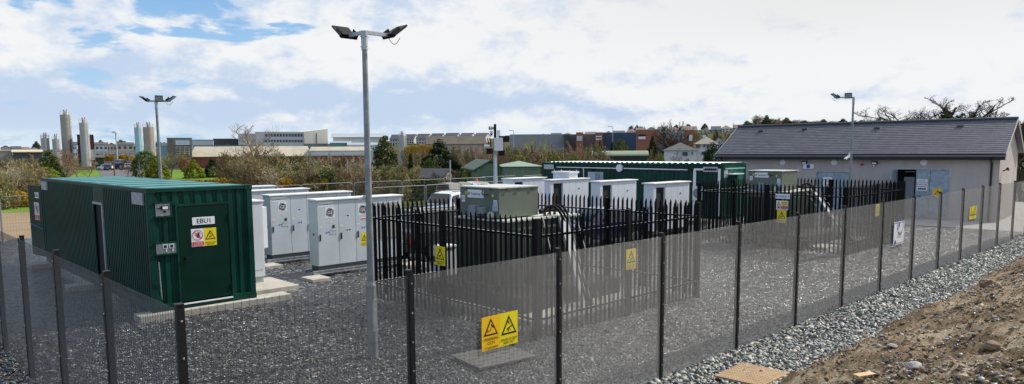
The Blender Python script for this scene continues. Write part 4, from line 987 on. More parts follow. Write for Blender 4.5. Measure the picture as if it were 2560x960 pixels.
    for q in (-1, 1): m.obox((a+b)/2+s_*(q*tray[4]/2), d, s_, nrm, (b-a).length/2, .004, .04)
    part('cable_tray', m, mat('tray_galv', (.36, .37, .38), .75, var=.15), t)
    for q in (-.75, .5):
        m = MB(); a2 = a+s_*q; b2 = b+s_*(q); m.obox((a2+b2)/2, d, s_, nrm, (b-a).length/2, .018, .006)
        part('brace', m, mat('brace_grey', (.10, .105, .11), .7), t)
    part('oil_bund', MB().box(x0-.55, x1+.45, y0-1.0, y1+.5, .125, .5), mat('bund_dark', (.02, .024, .022), .6), t)
    return t
a = G(1247, 469, 2.92); W1 = ONV(1345, 466, a.y).x-a.x; D1 = ONU(1150, 466, a.x).y-a.y
transformer('olive green transformer marked MV Transformer T1 inside the nearer palisade', a.x, a.y, W1, D1, 2.92, 2.55, 'T1', (a.x+1.85, a.y-.42, 12.62, 10.55, .34))
b2 = G(1955, 427, 2.95); 
W2 = ONV(1995, 425, b2.y).x-b2.x; D2 = ONU(1871, 429, b2.x).y-b2.y
transformer('olive green transformer marked MV Transformer T2 inside the farther palisade', b2.x, b2.y, W2, D2, 2.95, W2+1.1, 'T2', (b2.x+W2+.55, b2.y-.42, b2.x+W2+.35, 10.6, .34))
pad('transformer_plinth', 'concrete plinth under the nearer transformer T1', 10.7, 15.1, 10.5, 14.9, -.02, .12, cat='concrete slab')
pad('transformer_plinth', 'concrete plinth under the farther transformer T2', 26.6, 31.0, 10.7, 15.2, -.02, .12, cat='concrete slab')
def lv_kiosk():
    p = ONV(1117, 600, 14.6); t = thing('pillar_box', 'small white pillar box standing inside the nearer palisade, left of the transformer', 'electrical box', (p.x-.1, 14.6, 0))
    part('casing', MB().box(0, .42, 0, .35, .25, 1.25), CABW, t); part('hood', MB().box(-.03, .45, -.03, .38, 1.252, 1.3), CABR, t); part('leg', MB().box(.04, .1, .05, .3, 0, .248), GALV, t); part('leg', MB().box(.32, .38, .05, .3, 0, .248), GALV, t)
lv_kiosk()

# ------------------------------------------------------------------ rendered building
def building():
    ang = R(-3.7); Dv = Vector((math.sin(ang), math.cos(ang), 0)); Nv = Vector((math.cos(ang), -math.sin(ang), 0)); C = Vector((42.6, 8.69, 0)); Lb, hw, zr, ze = 15.0, 2.95, 5.22, 3.60
    t = thing('rendered_building', 'long single-storey rendered plant building with a dark tiled pitched roof and galvanised doors', 'building', tuple(C), math.atan2(Dv.y, Dv.x))
    # local axes: x along Dv (length), y = left of it => -Nv outward front ... local y = (-sin,cos) rotated = -Nv
    def lz(px, py, off=0):
        r = ray(px, py); c2 = C-Nv*off; k = (c2.x*Nv.x+c2.y*Nv.y)/(r.x*Nv.x+r.y*Nv.y); q = Vector((0, 0, EYE))+r*k; return ((q-C).dot(Dv), q.z)
    yF = 0.0; yB = -2*hw
    # openings on the front (y=0 plane)
    A0, A1, At = lz(2131, 440)[0], lz(2040, 440)[0], lz(2085, 428)[1]
    B0, B1, Bt = lz(2377, 440)[0], lz(2238, 440)[0], lz(2300, 421)[1]
    th = .3
    m = MB()
    segs = [(0, B0, 0), (B1, A0, 0), (A1, Lb, 0)]
    for a, b, _ in segs: m.box(a, b, -th, 0, -.1, ze)
    m.box(B0, B1, -th, 0, Bt, ze); m.box(A0, A1, -th, 0, At, ze)
    m.box(0, Lb, yB, yB+th, -.1, ze)
    for x0, x1 in ((0, th), (Lb-th, Lb)):
        m.box(x0, x1, yB+th, -th, -.1, ze)
        m.add([(x0, -.0, ze), (x0, yB, ze), (x0, -hw, zr-.12), (x1, -.0, ze), (x1, yB, ze), (x1, -hw, zr-.12)], [(0, 1, 2), (3, 5, 4), (0, 2, 5, 3), (1, 4, 5, 2), (0, 3, 4, 1)])
    part('wall', m, RENDER, t)
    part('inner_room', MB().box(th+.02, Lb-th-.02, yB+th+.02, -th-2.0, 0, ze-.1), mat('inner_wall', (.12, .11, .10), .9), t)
    # roof: courses of tiles as real stepped strips
    o = .36; sl = (zr-ze)/hw; n = 18; m = MB(); x0, x1 = -.28, Lb+.28
    for side in (0, 1):
        for k in range(n):
            d0 = -o+(hw+o)*k/n; d1 = -o+(hw+o)*(k+1)/n; za = ze+.10+sl*d0; zb = ze+.10+sl*d1; lip = .017
            ya, yb = (-d0, -d1) if side == 0 else (yB+d0, yB+d1)
            m.add([(x0, ya, za+lip), (x1, ya, za+lip), (x1, yb, zb), (x0, yb, zb)], [(0, 1, 2, 3) if side == 0 else (3, 2, 1, 0)])
            m.add([(x0, ya, za), (x1, ya, za), (x1, ya, za+lip), (x0, ya, za+lip)], [(0, 1, 2, 3)])
    # underside
    m.add([(x0, o, ze+.09-sl*o), (x1, o, ze+.09-sl*o), (x1, -hw, zr+.07), (x0, -hw, zr+.07)], [(3, 2, 1, 0)]); m.add([(x0, yB-o, ze+.09-sl*o), (x1, yB-o, ze+.09-sl*o), (x1, -hw, zr+.07), (x0, -hw, zr+.07)], [(0, 1, 2, 3)])
    mt, nt, b = _new('roof_tiles'); N, L = nt.nodes, nt.links; tc = N.new('ShaderNodeTexCoord')
    mp = N.new('ShaderNodeMapping'); mp.inputs['Scale'].default_value = (3.0, 5.55, 0); L.new(tc.outputs['Object'], mp.inputs['Vector'])
    br = N.new('ShaderNodeTexBrick'); br.inputs['Scale'].default_value = 1; br.offset = .5; br.inputs['Brick Width'].default_value = 1; br.inputs['Row Height'].default_value = 1; br.inputs['Mortar Size'].default_value = .02
    br.inputs['Color1'].default_value = (.060, .063, .082, 1); br.inputs['Color2'].default_value = (.092, .096, .122, 1); br.inputs['Mortar'].default_value = (.035, .036, .045, 1); L.new(mp.outputs[0], br.inputs['Vector']); 
    nz2 = N.new('ShaderNodeTexNoise'); nz2.inputs['Scale'].default_value = .8; nz2.inputs['Detail'].default_value = 7; L.new(tc.outputs['Object'], nz2.inputs['Vector'])
    rr = N.new('ShaderNodeMapRange'); rr.inputs['To Min'].default_value = .8; rr.inputs['To Max'].default_value = 1.25; L.new(nz2.outputs['Fac'], rr.inputs['Value']); vs = N.new('ShaderNodeVectorMath'); vs.operation = 'SCALE'; L.new(br.outputs['Color'], vs.inputs[0]); L.new(rr.outputs[0], vs.inputs[3])
    L.new(vs.outputs[0], b.inputs['Base Color']); b.inputs['Roughness'].default_value = .5
    rf = part('roof', m, mt, t)
    part('ridge_cap', MB().tube((x0, -hw, zr+.12), (x1, -hw, zr+.12), .1, .1, 8), mat('ridge_dark', (.05, .05, .06), .6), rf)
    for (px, py) in ((1903, 327), (2013, 322), (2194, 320), (2402, 315)):
        # intersect sight line with the roof plane
        best = None
        for k in range(400):
            s_ = 30+k*.1; r = ray(px, py); q = Vector((0, 0, EYE))+r*(s_); l = (q-C); d = l.dot(Nv); z = ze+.1+sl*d
            if q.z < z and d > -o: best = (l.dot(Dv), -d, q.z); break
        if best: x, y, z = best; m = MB(); m.box(x-.16, x+.16, y-.14, y+.14, z+.0, z+.07, 0); part('roof_vent', m, mat('vent_hood', (.16, .16, .17), .5), rf)
    # barge boards, fascia and gutter
    m = MB(); zg = ze-sl*o
    m.box(x0+.02, x1-.02, o-.02, o+.02, zg-.22, zg+.09); m.box(x0+.02, x1-.02, .01, o-.021, zg-.22, zg-.2); part('fascia', m, GUTTER, t)
    m = MB(); m.box(x0, x1, o+.021, o+.13, zg-.06, zg+.04); part('gutter', m, mat('gutter_grey', (.13, .13, .14), .5), t)
    m = MB()
    for xx in (x0-.01, x1-.02):
        for q_ in ([(xx, o+.02, zg-.02), (xx, o+.02, zg+.1), (xx, -hw+.001, zr+.14), (xx, -hw+.001, zr+.02)], [(xx, yB-o, zg-.02), (xx, -hw-.001, zr+.02), (xx, -hw-.001, zr+.14), (xx, yB-o, zg+.1)]):
            part('barge_board', MB().slab(q_, (.03, 0, 0)), mat('barge_grey', (.45, .44, .43), .6), t)
    m = MB(); x = lz(2478, 440)[0]; x = max(.3, x); m.path([(x, o+.07, zg-.05), (x, o+.05, zg-.2), (x, .07, zg-.38), (x, .07, 0)], .05, 8); part('downpipe', m, GUTTER, t)
    x = Lb-.15; m = MB(); m.path([(x, o+.07, zg-.05), (x, o+.05, zg-.2), (x, .07, zg-.38), (x, .07, 0)], .05, 8); part('downpipe', m, GUTTER, t)
    # fittings
    for (px, py) in ((1957, 405), (2086, 405.5), (2310, 406)):
        x, z = lz(px, py); part('round_vent', MB().tube((x, .0, z), (x, .05, z), .17, .17, 20), PLASW, t)
    for (px, py) in ((2012, 407), (2187, 408)):
        x, z = lz(px, py); wl = part('wall_lamp', MB().box(x-.16, x+.16, .0, .16, z-.06, z+.1), BLACK, t); part('lamp_glass', MB().box(x-.12, x+.12, .161, .165, z-.04, z+.04), WHITE, wl)
        part('sensor', MB().tube((x+.03, .06, z-.08), (x+.03, .06, z-.2), .05, .03, 8), PLASW, wl)
    x, z = lz(2022, 416); facing(C+Dv*(x+.3)-Nv*.01+Vector((0, 0, z-.15)), -Dv, -Nv, 'alarm_box', None, None, .6, .3, [('disc', .3, .16, .09, BLUEINK), ('disc', .2, .16, .08, BLUEINK), ('disc', .4, .16, .08, BLUEINK), ('text', 'ADT', .3, .06, .05, BLUEINK, True, .3)], SIGNW, parent=t, t=.06) if False else part('alarm_box', MB().box(x-.3, x+.3, 0, .08, z-.13, z+.15), SIGNW, t)
    part('alarm_badge', MB().tube((x, .081, z+.01), (x, .085, z+.01), .12, .12, 16), BLUEINK, t)
    x, z = lz(2155, 411); part('alarm_bell', MB().tube((x, 0, z), (x, .08, z), .09, .07, 12), RED, t)
    # doors A (closed pair)
    mid = (A0+A1)/2
    for a, b in ((A0+.06, mid-.01), (mid+.01, A1-.06)):
        d = part('door', MB().box(a, b, -.1, -.04, .05, At-.06), GALVD, t); part('handle', MB().box((a+b)/2, (a+b)/2+.12, -.04, -.01, 1.1, 1.15), INK, d)
    m = MB(); m.box(A0, A0+.05, -.12, .02, 0, At-.051); m.box(A1-.05, A1, -.12, .02, 0, At-.051); m.box(A0, A1, -.12, .02, At-.05, At-.001); part('door_frame', m, GALV, t)
    lx = lz(2030, 445)
    # doors B: two closed leaves right of an open leaf
    e0, e1 = lz(2325, 440)[0], lz(2290, 440)[0]
    leaves = [(B0+.07, e0-.01), (e0+.01, e1)]
    for a, b in leaves:
        d = part('door', MB().box(a, b, -.1, -.04, .05, Bt-.07), GALVD, t)
        for z in (.5, 1.4, Bt-.4): part('hinge', MB().box(a-.03, a+.08, -.04, .015, z, z+.09), GALV, d)
        part('handle', MB().box(b-.28, b-.12, -.04, .0, 1.2, 1.25), INK, d)
    m = MB(); m.box(B0, B0+.06, -.12, .02, 0, Bt-.061); m.box(B1-.06, B1, -.12, .02, 0, Bt-.061); m.box(B0, B1, -.12, .02, Bt-.06, Bt-.001); part('door_frame', m, GALV, t)
    d = part('open_door', MB().box(B1-.12, B1-.06, -.0, 1.25, .05, Bt-.07), GALVD, t)
    part('inner_panel', MB().box(e1+.25, B1-.25, -.9, -.85, 0, Bt-.5), mat('panel_grey', (.42, .46, .5), .5), t)
    part('strip_lamp', MB().box(e1+.2, B1-.3, -.75, -.7, Bt-.22, Bt-.19), WHITE, t)
    q = leaves[1]; w = q[1]-q[0]-.15; O = C+Dv*(q[1]-.06)-Nv*(-.036)*-1+Vector((0, 0, Bt-1.22)); h = .62
    facing(C+Dv*(q[1]-.05)+Nv*.036+Vector((0, 0, Bt-1.2)), -Dv, -Nv, 'door_notice', None, None, w, h,
        [('text', 'WARNING', w/2, h*.86, .06, INK, True, w*.6), ('text', 'BATTERY ROOM', w/2, h*.7, .06, INK, True, w*.8), ('text', 'NO NAKED FLAMES', w/2, h*.54, .06, INK, True, w*.9), ('text', 'NO SMOKING', w/2, h*.38, .06, INK, True, w*.8)]+[('disc', w*(.2+.2*k), h*.16, .05, INK) for k in range(4)], SIGNW, parent=t)
    q = leaves[0]; cx = (q[0]+q[1])/2; w = .5
    pos = lz(2344, 478, -.04); zt_ = pos[1]
    facing(C+Dv*(pos[0]+.22)+Nv*.036+Vector((0, 0, zt_-.32)), -Dv, -Nv, 'door_sticker', None, None, .44, .46, tri_items(.22, .25, .3, 'x', INK, SIGNYO), SIGNYO, parent=t)
    facing(C+Dv*(mid+.62)+Nv*.036+Vector((0, 0, At-.9)), -Dv, -Nv, 'door_notice', None, None, .5, .55, [('text', 'DANGER', .25, .4, .08, INK, True), ('ring', .25, .2, .12, .09, SIGNR)], SIGNW, parent=t)
    facing(C+Dv*(mid-.55)+Nv*.036+Vector((0, 0, At-1.75)), -Dv, -Nv, 'door_sticker', None, None, .65, .7, death_items(.65, .7), SIGNY, parent=t)
    # gable camera
    m = MB(); m.tube((-.02, -.9, 2.6), (-.2, -.9, 2.7), .03); m.tube((-.22, -1.1, 2.66), (-.22, -.8, 2.74), .06, .06, 10); part('gable_camera', m, BLACK, t)
building()
flat('concrete_apron', 38.6, 60, -2, 30, .01, CONCD)
# ------------------------------------------------------------------ CCTV mast
def mast():
    B = Vector((22.4, 24.38, 0)); t = thing('cctv_mast', 'telescopic galvanised camera mast with loudspeaker, floodlights and a white box behind transformer T1', 'camera mast', tuple(B), 0)
    m = MB(); m.box(-.075, .075, -.075, .075, 1.0, 2.6); m.box(-.062, .062, -.062, .062, 2.6, 3.6); m.box(-.05, .05, -.05, .05, 3.6, 4.1); part('mast_tube', m, mat('mast_grey', (.5, .56, .58), .45, metal=.3), t)
    part('trailer', MB().box(-.6, .6, -.8, .8, .35, 1.0), mat('mast_grey', (.5, .56, .58), .45), t)
    part('wheel', MB().tube((-.75, 0, .33), (-.6, 0, .33), .33, .33, 18), RUBBER, t); part('wheel', MB().tube((.6, 0, .33), (.75, 0, .33), .33, .33, 18), RUBBER, t)
    m = MB(); pts = [(.12+.035*math.cos(k*1.57), -.1+.035*math.sin(k*1.57), 1.0+k*.032) for k in range(96)]; m.path(pts, .012, 4); part('coiled_cable', m, CABLE, t)
    R_ = Vector((.72, -.69, 0)); Fq = Vector((-.69, -.72, 0))
    m = MB(); m.obox(Vector((0, 0, 4.5)), R_, Fq, (0, 0, 1), .06, .06, .55); part('head_post', m, BLACK, t)
    m = MB(); m.obox(R_*.16+Fq*.18+Vector((0, 0, 4.12)), R_, Fq, (0, 0, 1), .2, .15, .3); part('control_box', m, PLASW, t)
    m = MB(); m.tube(R_*-.06+Vector((0, 0, 4.86)), R_*-.26+Fq*.1+Vector((0, 0, 4.87)), .05, .1, 12); part('horn_speaker', m, mat('horn_grey', (.35, .36, .37), .5), t)
    m = MB(); m.tube(R_*-.17+Vector((0, 0, 4.74)), R_*-.17+Vector((0, 0, 4.62)), .07, .07, 12); dm = part('dome_camera', m, PLASW, t); part('dome', MB().tube(R_*-.17+Vector((0, 0, 4.62)), R_*-.17+Vector((0, 0, 4.52)), .068, .04, 12), GLASS, dm)
    part('antenna_box', MB().obox(R_*.16+Vector((0, 0, 4.6)), R_, Fq, (0, 0, 1), .08, .05, .16), PLASW, t)
    for s_, z in ((-.26, 3.80), (.30, 3.72)):
        m = MB(); m.obox(R_*s_+Fq*.1+Vector((0, 0, z)), R_, Fq, (.0, .0, 1), .15, .06, .13); part('floodlight', m, BLACK, t)
    m = MB(); m.obox(R_*.42+Vector((0, 0, 4.36)), R_, Fq, (0, 0, 1), .24, .1, .14); part('infrared_lamp', m, BLACK, t)
    for s_ in (-.3, -.2): m = MB(); m.tube(R_*s_+Vector((0, 0, 4.0)), R_*(s_-.05)+Vector((0, 0, 4.4)), .035, .035, 6); part('aerial', m, BLACK, t)
    part('side_camera', MB().tube(R_*-.5+Fq*.1+Vector((0, 0, 4.04)), R_*-.25+Fq*.15+Vector((0, 0, 4.02)), .08, .08, 10), PLASW, t)
mast()

# ------------------------------------------------------------------ temporary fence panels
def heras():
    t0 = thing('site_fence_panel', 'galvanised temporary fence panel in the far line behind the cabinets', 'fence', (0, 0, 0), 0, 'temporary site fence panels')
    W, H, rr = 3.4, 2.0, .18; m = MB(); pts = [(0, 0, .1), (0, 0, H-rr)]+[(rr-rr*math.cos(a), 0, H-rr+rr*math.sin(a)) for a in (R(30), R(60), R(90))]
    pts += [(W-rr+rr*math.sin(a), 0, H-rr+rr*math.cos(a)) for a in (0, R(30), R(60), R(90))]+[(W, 0, .1), (0, 0, .1)]
    HG = mat('dull_galvanised', (.20, .205, .21), .6, metal=.2); part('tube_frame', m.path(pts, .022, 6), HG, t0); part('mid_tube', MB().tube((W/2, 0, .1), (W/2, 0, H), .016, .016, 6), HG, t0)
    m = MB(); x = .1
    while x < W: m.tube((x, 0, .12), (x, 0, H-.02), .0016, .0016, 3, cap=False); x += .1
    z = .3
    while z < H: m.tube((.02, 0, z), (W-.02, 0, z), .0016, .0016, 3, cap=False); z += .26
    part('wire_infill', m, HG, t0)
    part('foot', MB().box(-.12, .12, -.3, .3, 0, .12), mat('foot_concrete', (.3, .3, .28), .9), t0)
    spots = []
    for k in range(12): spots.append((1.6+k*3.47, 36.6+(.25 if k % 2 else 0)+.05*k*(k % 3 == 0), R((k % 3-1)*1.3), 'far'))
    for k in range(3): spots.append((19.6+k*3.45, 30.6+.15*k, R(-1+2*k), 'near'))
    for i, (x, y, a, w) in enumerate(spots):
        o = t0 if i == 0 else copy_tree(t0)
        o.location = (x, y, 0); o.rotation_euler = (0, 0, a)
        if w == 'near': o['label'] = 'galvanised temporary fence panel in the nearer short line left of the white estate car'
heras()

# ------------------------------------------------------------------ vehicles
def vehicle(name, label, cat, loc, heading, paint, kind='suv', group=None, detail=True, scale=1.0):
    t = thing(name, label, cat, loc, heading, group)
    if kind == 'suv':   st = [(-2.25,.75,.8,.80,.78),(-2.2,.95,1.0,.88,.84),(-2.05,1.02,1.1,.9,.84),(-1.75,1.05,1.68,.92,.68),(-1.2,1.04,1.76,.93,.70),(0,1.02,1.76,.94,.71),(.55,1.0,1.66,.94,.69),(1.15,.98,1.06,.93,.8),(1.9,.9,.96,.9,.78),(2.25,.72,.76,.82,.7)]; wb, wr = (-1.38, 1.4), .37
    elif kind == 'car': st = [(-2.1,.7,.76,.75,.72),(-2.05,.88,.95,.82,.78),(-1.7,.93,1.05,.86,.78),(-1.2,.95,1.42,.87,.62),(-.3,.94,1.48,.88,.63),(.35,.92,1.42,.88,.62),(1.0,.9,.98,.87,.74),(1.75,.8,.87,.84,.7),(2.1,.62,.66,.76,.62)]; wb, wr = (-1.28, 1.32), .32
    elif kind == 'pickup': st = [(-2.6,.95,.97,.88,.86),(-2.5,1.0,1.02,.9,.88),(-.75,1.0,1.02,.92,.9),(-.6,1.0,1.6,.92,.72),(-.2,1.0,1.76,.92,.7),(.5,1.0,1.74,.92,.7),(1.2,.98,1.06,.92,.82),(2.1,.9,.96,.9,.78),(2.5,.72,.76,.84,.7)]; wb, wr = (-1.6, 1.55), .38
    m = MB(); n = len(st); ring = 10
    for (x, zb, zt, wl, wt) in st:
        zl = .3 if abs(x) < 2.1 else .42
        half = [(wl*.93, zl), (wl, zl+.25), (wl*.985, zb), (wt, zt), (wt*.75, zt+.03)]
        for (yy, zz) in half: m.v.append((x, yy, zz))
        for (yy, zz) in reversed(half): m.v.append((x, -yy, zz))
    for i in range(n-1):
        for k in range(ring): a = i*ring+k; b = i*ring+(k+1) % ring; m.f.append((a, b, b+ring, a+ring)); m.m.append(0)
    m.f.append(tuple(range(ring))); m.m.append(0); m.f.append(tuple(range((n-1)*ring, n*ring))[::-1]); m.m.append(0)
    o = part('body', m, paint, t, smooth=False, bevel=.03)
    # glass
    cab = [i for i, s_ in enumerate(st) if s_[2]-s_[1] > .3]
    i0, i1 = cab[0], cab[-1]
    for sd in (1, -1):
        for i in range(i0-0, i1):
            a, b = st[i], st[i+1]; e = .012
            def pt(s_, f): return (s_[0], sd*((s_[3]*.985)*(1-f)+s_[4]*f+e), s_[1]*(1-f)+s_[2]*f)
            q = [pt(a, .12), pt(b, .12), pt(b, .86), pt(a, .86)]
            q = [(x+(.05 if k in (0, 3) else -.05), y, z) for k, (x, y, z) in enumerate(q)]
            part('side_window', MB().add(q, [(0, 1, 2, 3)] if sd > 0 else [(3, 2, 1, 0)]), GLASS, t)
    for (ia, ib, nm) in ((i1, i1+1, 'windscreen'), (i0, i0-1, 'rear_window')):
        a, b = st[ia], st[ib]; fx = .93; q = []
        for s_, f in ((a, .03), (b, .85)):
            x = a[0]*(1-f)+b[0]*f; z = (a[2]*(1-f)+b[2]*f)+.045; w = (a[4]*(1-f)+b[4]*f)*.9; off = .02 if ib > ia else -.02
            q.append((x+off, w, z)); q.append((x+off, -w, z))
        q = [q[0], q[2], q[3], q[1]]
        part(nm, MB().add(q, [(0, 1, 2, 3)]), GLASS, t)
    for wx in wb:
        for sd in (1, -1):
            y = sd*(st[4][3]-.08); w = part('wheel', MB().tube((wx, y-.11*sd, wr), (wx, y+.11*sd, wr), wr, wr, 22), RUBBER, t)
            mm = MB(); mm.tube((wx, y+.112*sd, wr), (wx, y+.125*sd, wr), wr*.62, wr*.58, 18)
            for k in range(5): a = k*1.2566; mm.obox((wx+math.cos(a)*wr*.35, y+.128*sd, wr+math.sin(a)*wr*.35), (math.cos(a), 0, math.sin(a)), (0, 1, 0), (-math.sin(a), 0, math.cos(a)), wr*.3, .006, wr*.06)
            part('rim', mm, mat('alloy_rim', (.35, .36, .38), .35, metal=.7), w)
            part('wheel_arch', MB().tube((wx, y+.02*sd, wr+.03), (wx, y+.09*sd, wr+.03), wr+.07, wr+.07, 22), DARK, t)
    e0, e1 = st[0], st[-1]; wl = e0[3]
    for sd in (1, -1):
        part('tail_light', MB().box(e0[0]-.03, e0[0]+.12, sd*(wl-.02), sd*(wl-.2), e0[1]-.12, e0[1]+.1), RED, t)
        part('headlight', MB().box(e1[0]-.2, e1[0]+.02, sd*(e1[3]-.02), sd*(e1[3]-.26), e1[1]-.16, e1[1]-.0), mat('headlight', (.6, .62, .64), .1), t)
        part('mirror', MB().box(st[i1][0]+.05, st[i1][0]+.2, sd*.98, sd*1.13, 1.0, 1.14), paint, t)
    part('bumper', MB().box(e0[0]-.07, e0[0]+.1, -wl*.95, wl*.95, .36, .6), mat('bumper_grey', (.05, .05, .055), .5), t)
    part('number_plate', MB().box(e0[0]-.075, e0[0]-.055, -.26, .26, .66, .77), WHITE, t)
    if kind == 'pickup':
        m = MB(); r = .62; pts = []
        for k in range(9): a = math.pi*k/8; pts.append((max(-.86, min(.86, .98*math.cos(a))), 1.02+.75*min(1, math.sin(a)*1.25)))
        for i in range(8):
            (ya, za), (yb, zb) = pts[i], pts[i+1]; m.add([(-2.6, ya, za), (-.8, ya, za), (-.8, yb, zb), (-2.6, yb, zb)], [(0, 1, 2, 3)])
        for i in range(8):
            (ya, za), (yb, zb) = pts[i], pts[i+1]; m.add([(-2.6, ya, za), (-2.6, ya*.92, za-.06), (-2.6, yb*.92, zb-.06), (-2.6, yb, zb)], [(0, 1, 2, 3)])
        part('canopy', m, mat('canopy_canvas', (.27, .26, .23), .7, var=.12, scale=3), t, smooth=True); part('canopy_hoop', MB().path([(-1.65, y*1.01, z+.008) for y, z in pts], .02, 6), INK, t)
        part('load', MB().box(-2.5, -1.4, -.6, .2, 1.02, 1.14), mat('orange_load', (.5, .07, .03), .7), t)
        part('beacon', MB().tube((.1, 0, 1.79), (.1, 0, 1.97), .09, .075, 12), ORANGE, t)
    if kind == 'suv':
        for sd in (1, -1): part('roof_rail', MB().tube((-1.6, sd*.62, 1.82), (.4, sd*.62, 1.8), .018), INK if paint != WHITE else GALV, t)
    return t
CARW = mat('car_white', (.72, .73, .75), .2, coat=.6); CARD = mat('car_dark', (.010, .011, .014), .18, coat=.8); CARN = mat('car_navy', (.010, .016, .05), .18, coat=.8); CARS = mat('car_silver', (.3, .31, .33), .25, metal=.5, coat=.6)
wq = G(1064, 479, 1.78)
vehicle('parked_car', 'white estate car with red rear lights parked behind the nearer palisade', 'car', (wq.x+2.0, wq.y-.7, 0), R(8), CARW, 'suv')
bq = G(1064, 655); vehicle('parked_car', 'black off-road car parked close behind the nearer palisade, left of transformer T1', 'car', (bq.x+1.75, bq.y+.95, 0), R(3), CARD, 'suv')
pq = G(1098, 457, 1.78); vehicle('pickup_truck', 'white pickup truck with a grey canvas canopy and an orange roof beacon', 'pickup truck', (pq.x+2.7, pq.y-.5, 0), R(-6), CARW, 'pickup')
hq = G(1150, 488, 1.48); vehicle('parked_car', 'white hatchback half hidden behind transformer T1', 'car', (hq.x+1.6, hq.y-.6, 0), R(10), CARW, 'car')
vehicle('parked_car', 'dark blue saloon car parked between the two palisades', 'car', (22.3, 18.2, 0), R(170), CARN, 'car')
#BGSTART
# ------------------------------------------------------------------ background: ground patches
def P2(x, y, D): p = FAR(x, y, D); return (p.x, p.y)
patch('bare_field', [P2(-150, 0, 39), P2(330, 0, 37), P2(350, 0, 58), P2(-150, 0, 62)], DIRT)
patch('field_edge_grass', [P2(-150, 0, 60), P2(330, 0, 57), P2(330, 0, 66), P2(-150, 0, 68)], LAWN, .03)
patch('paddock', [P2(800, 0, 44), P2(1240, 0, 46), P2(1240, 0, 72), P2(800, 0, 70)], ROUGHG, .03)
patch('lawn', [P2(120, 0, 135), P2(235, 0, 135), P2(250, 0, 230), P2(170, 0, 230)], LAWN, .1)
patch('lawn', [P2(330, 0, 130), P2(760, 0, 130), P2(700, 0, 230), P2(330, 0, 210)], LAWN, .1)
patch('road', [P2(225, 0, 130), P2(330, 0, 130), P2(330, 0, 330), P2(215, 0, 330)], ROAD, .14)
patch('road', [P2(330, 0, 213), P2(500, 0, 222), P2(500, 0, 250), P2(330, 0, 250)], ROAD, .14)
patch('lorry_yard', [P2(1050, 0, 170), P2(1230, 0, 170), P2(1240, 0, 300), P2(1040, 0, 300)], ROAD, .14)
patch('verge_grass', [P2(1090, 0, 150), P2(1190, 0, 150), P2(1190, 0, 172), P2(1090, 0, 172)], LAWN, .3)

# ------------------------------------------------------------------ background buildings
GLZ = mat('window_glass', (.03, .04, .05), .12, spec=.8)
BRICK = mat('red_brick', (.22, .085, .055), .85, var=.15, scale=.8); CREAMR = mat('asbestos_roof', (.40, .355, .265), .85, var=.2, scale=.25, stretch=(1, .3, 1))
SLATE = mat('slate_roof', (.075, .078, .09), .7, var=.15, scale=.6); TILE = mat('brown_tile_roof', (.22, .155, .11), .8, var=.2, scale=.5)
WALLW = mat('white_render', (.66, .68, .70), .8, var=.05, scale=.4); WALLC = mat('cream_render', (.55, .50, .42), .85, var=.06, scale=.4); WALLG = mat('grey_cladding', (.26, .285, .31), .6, var=.1, scale=.3, stretch=(.1, .1, 2))
WALLDK = mat('dark_cladding', (.05, .055, .06), .6); ORB = mat('orange_brick', (.33, .125, .075), .85, var=.12, scale=.5); BLUEC = mat('blue_cladding', (.025, .065, .13), .5); PEB = mat('pebble_dash', (.40, .36, .31), .9, var=.08)
CREAMW = mat('pale_panel', (.72, .68, .59), .7, var=.05, scale=.2); GREYB = mat('grey_white_panel', (.56, .59, .62), .6, var=.05); TEALM = mat('teal_paint', (.34, .53, .56), .5, var=.08, scale=.5); STONEW = mat('rubble_stone', (.30, .26, .20), .9, var=.3, scale=2.5)
BARNG = mat('green_barn_sheet', (.13, .20, .13), .6, var=.12, scale=.5, stretch=(4, 4, .3)); BARNR = mat('green_barn_roof', (.22, .30, .22), .5, var=.1, scale=.4)
def frame_at(x0, x1, D, turn=0.0):
    """origin at left edge on the ground, x axis to the right across the view, y axis away"""
    a, b = FAR(x0, 380, D), FAR(x1, 380, D); a.z = b.z = 0; w = (b-a).length; ang = math.atan2((b-a).y, (b-a).x)+R(turn)
    return a, w, ang
def zpx(x, y, D): return FAR(x, y, D).z
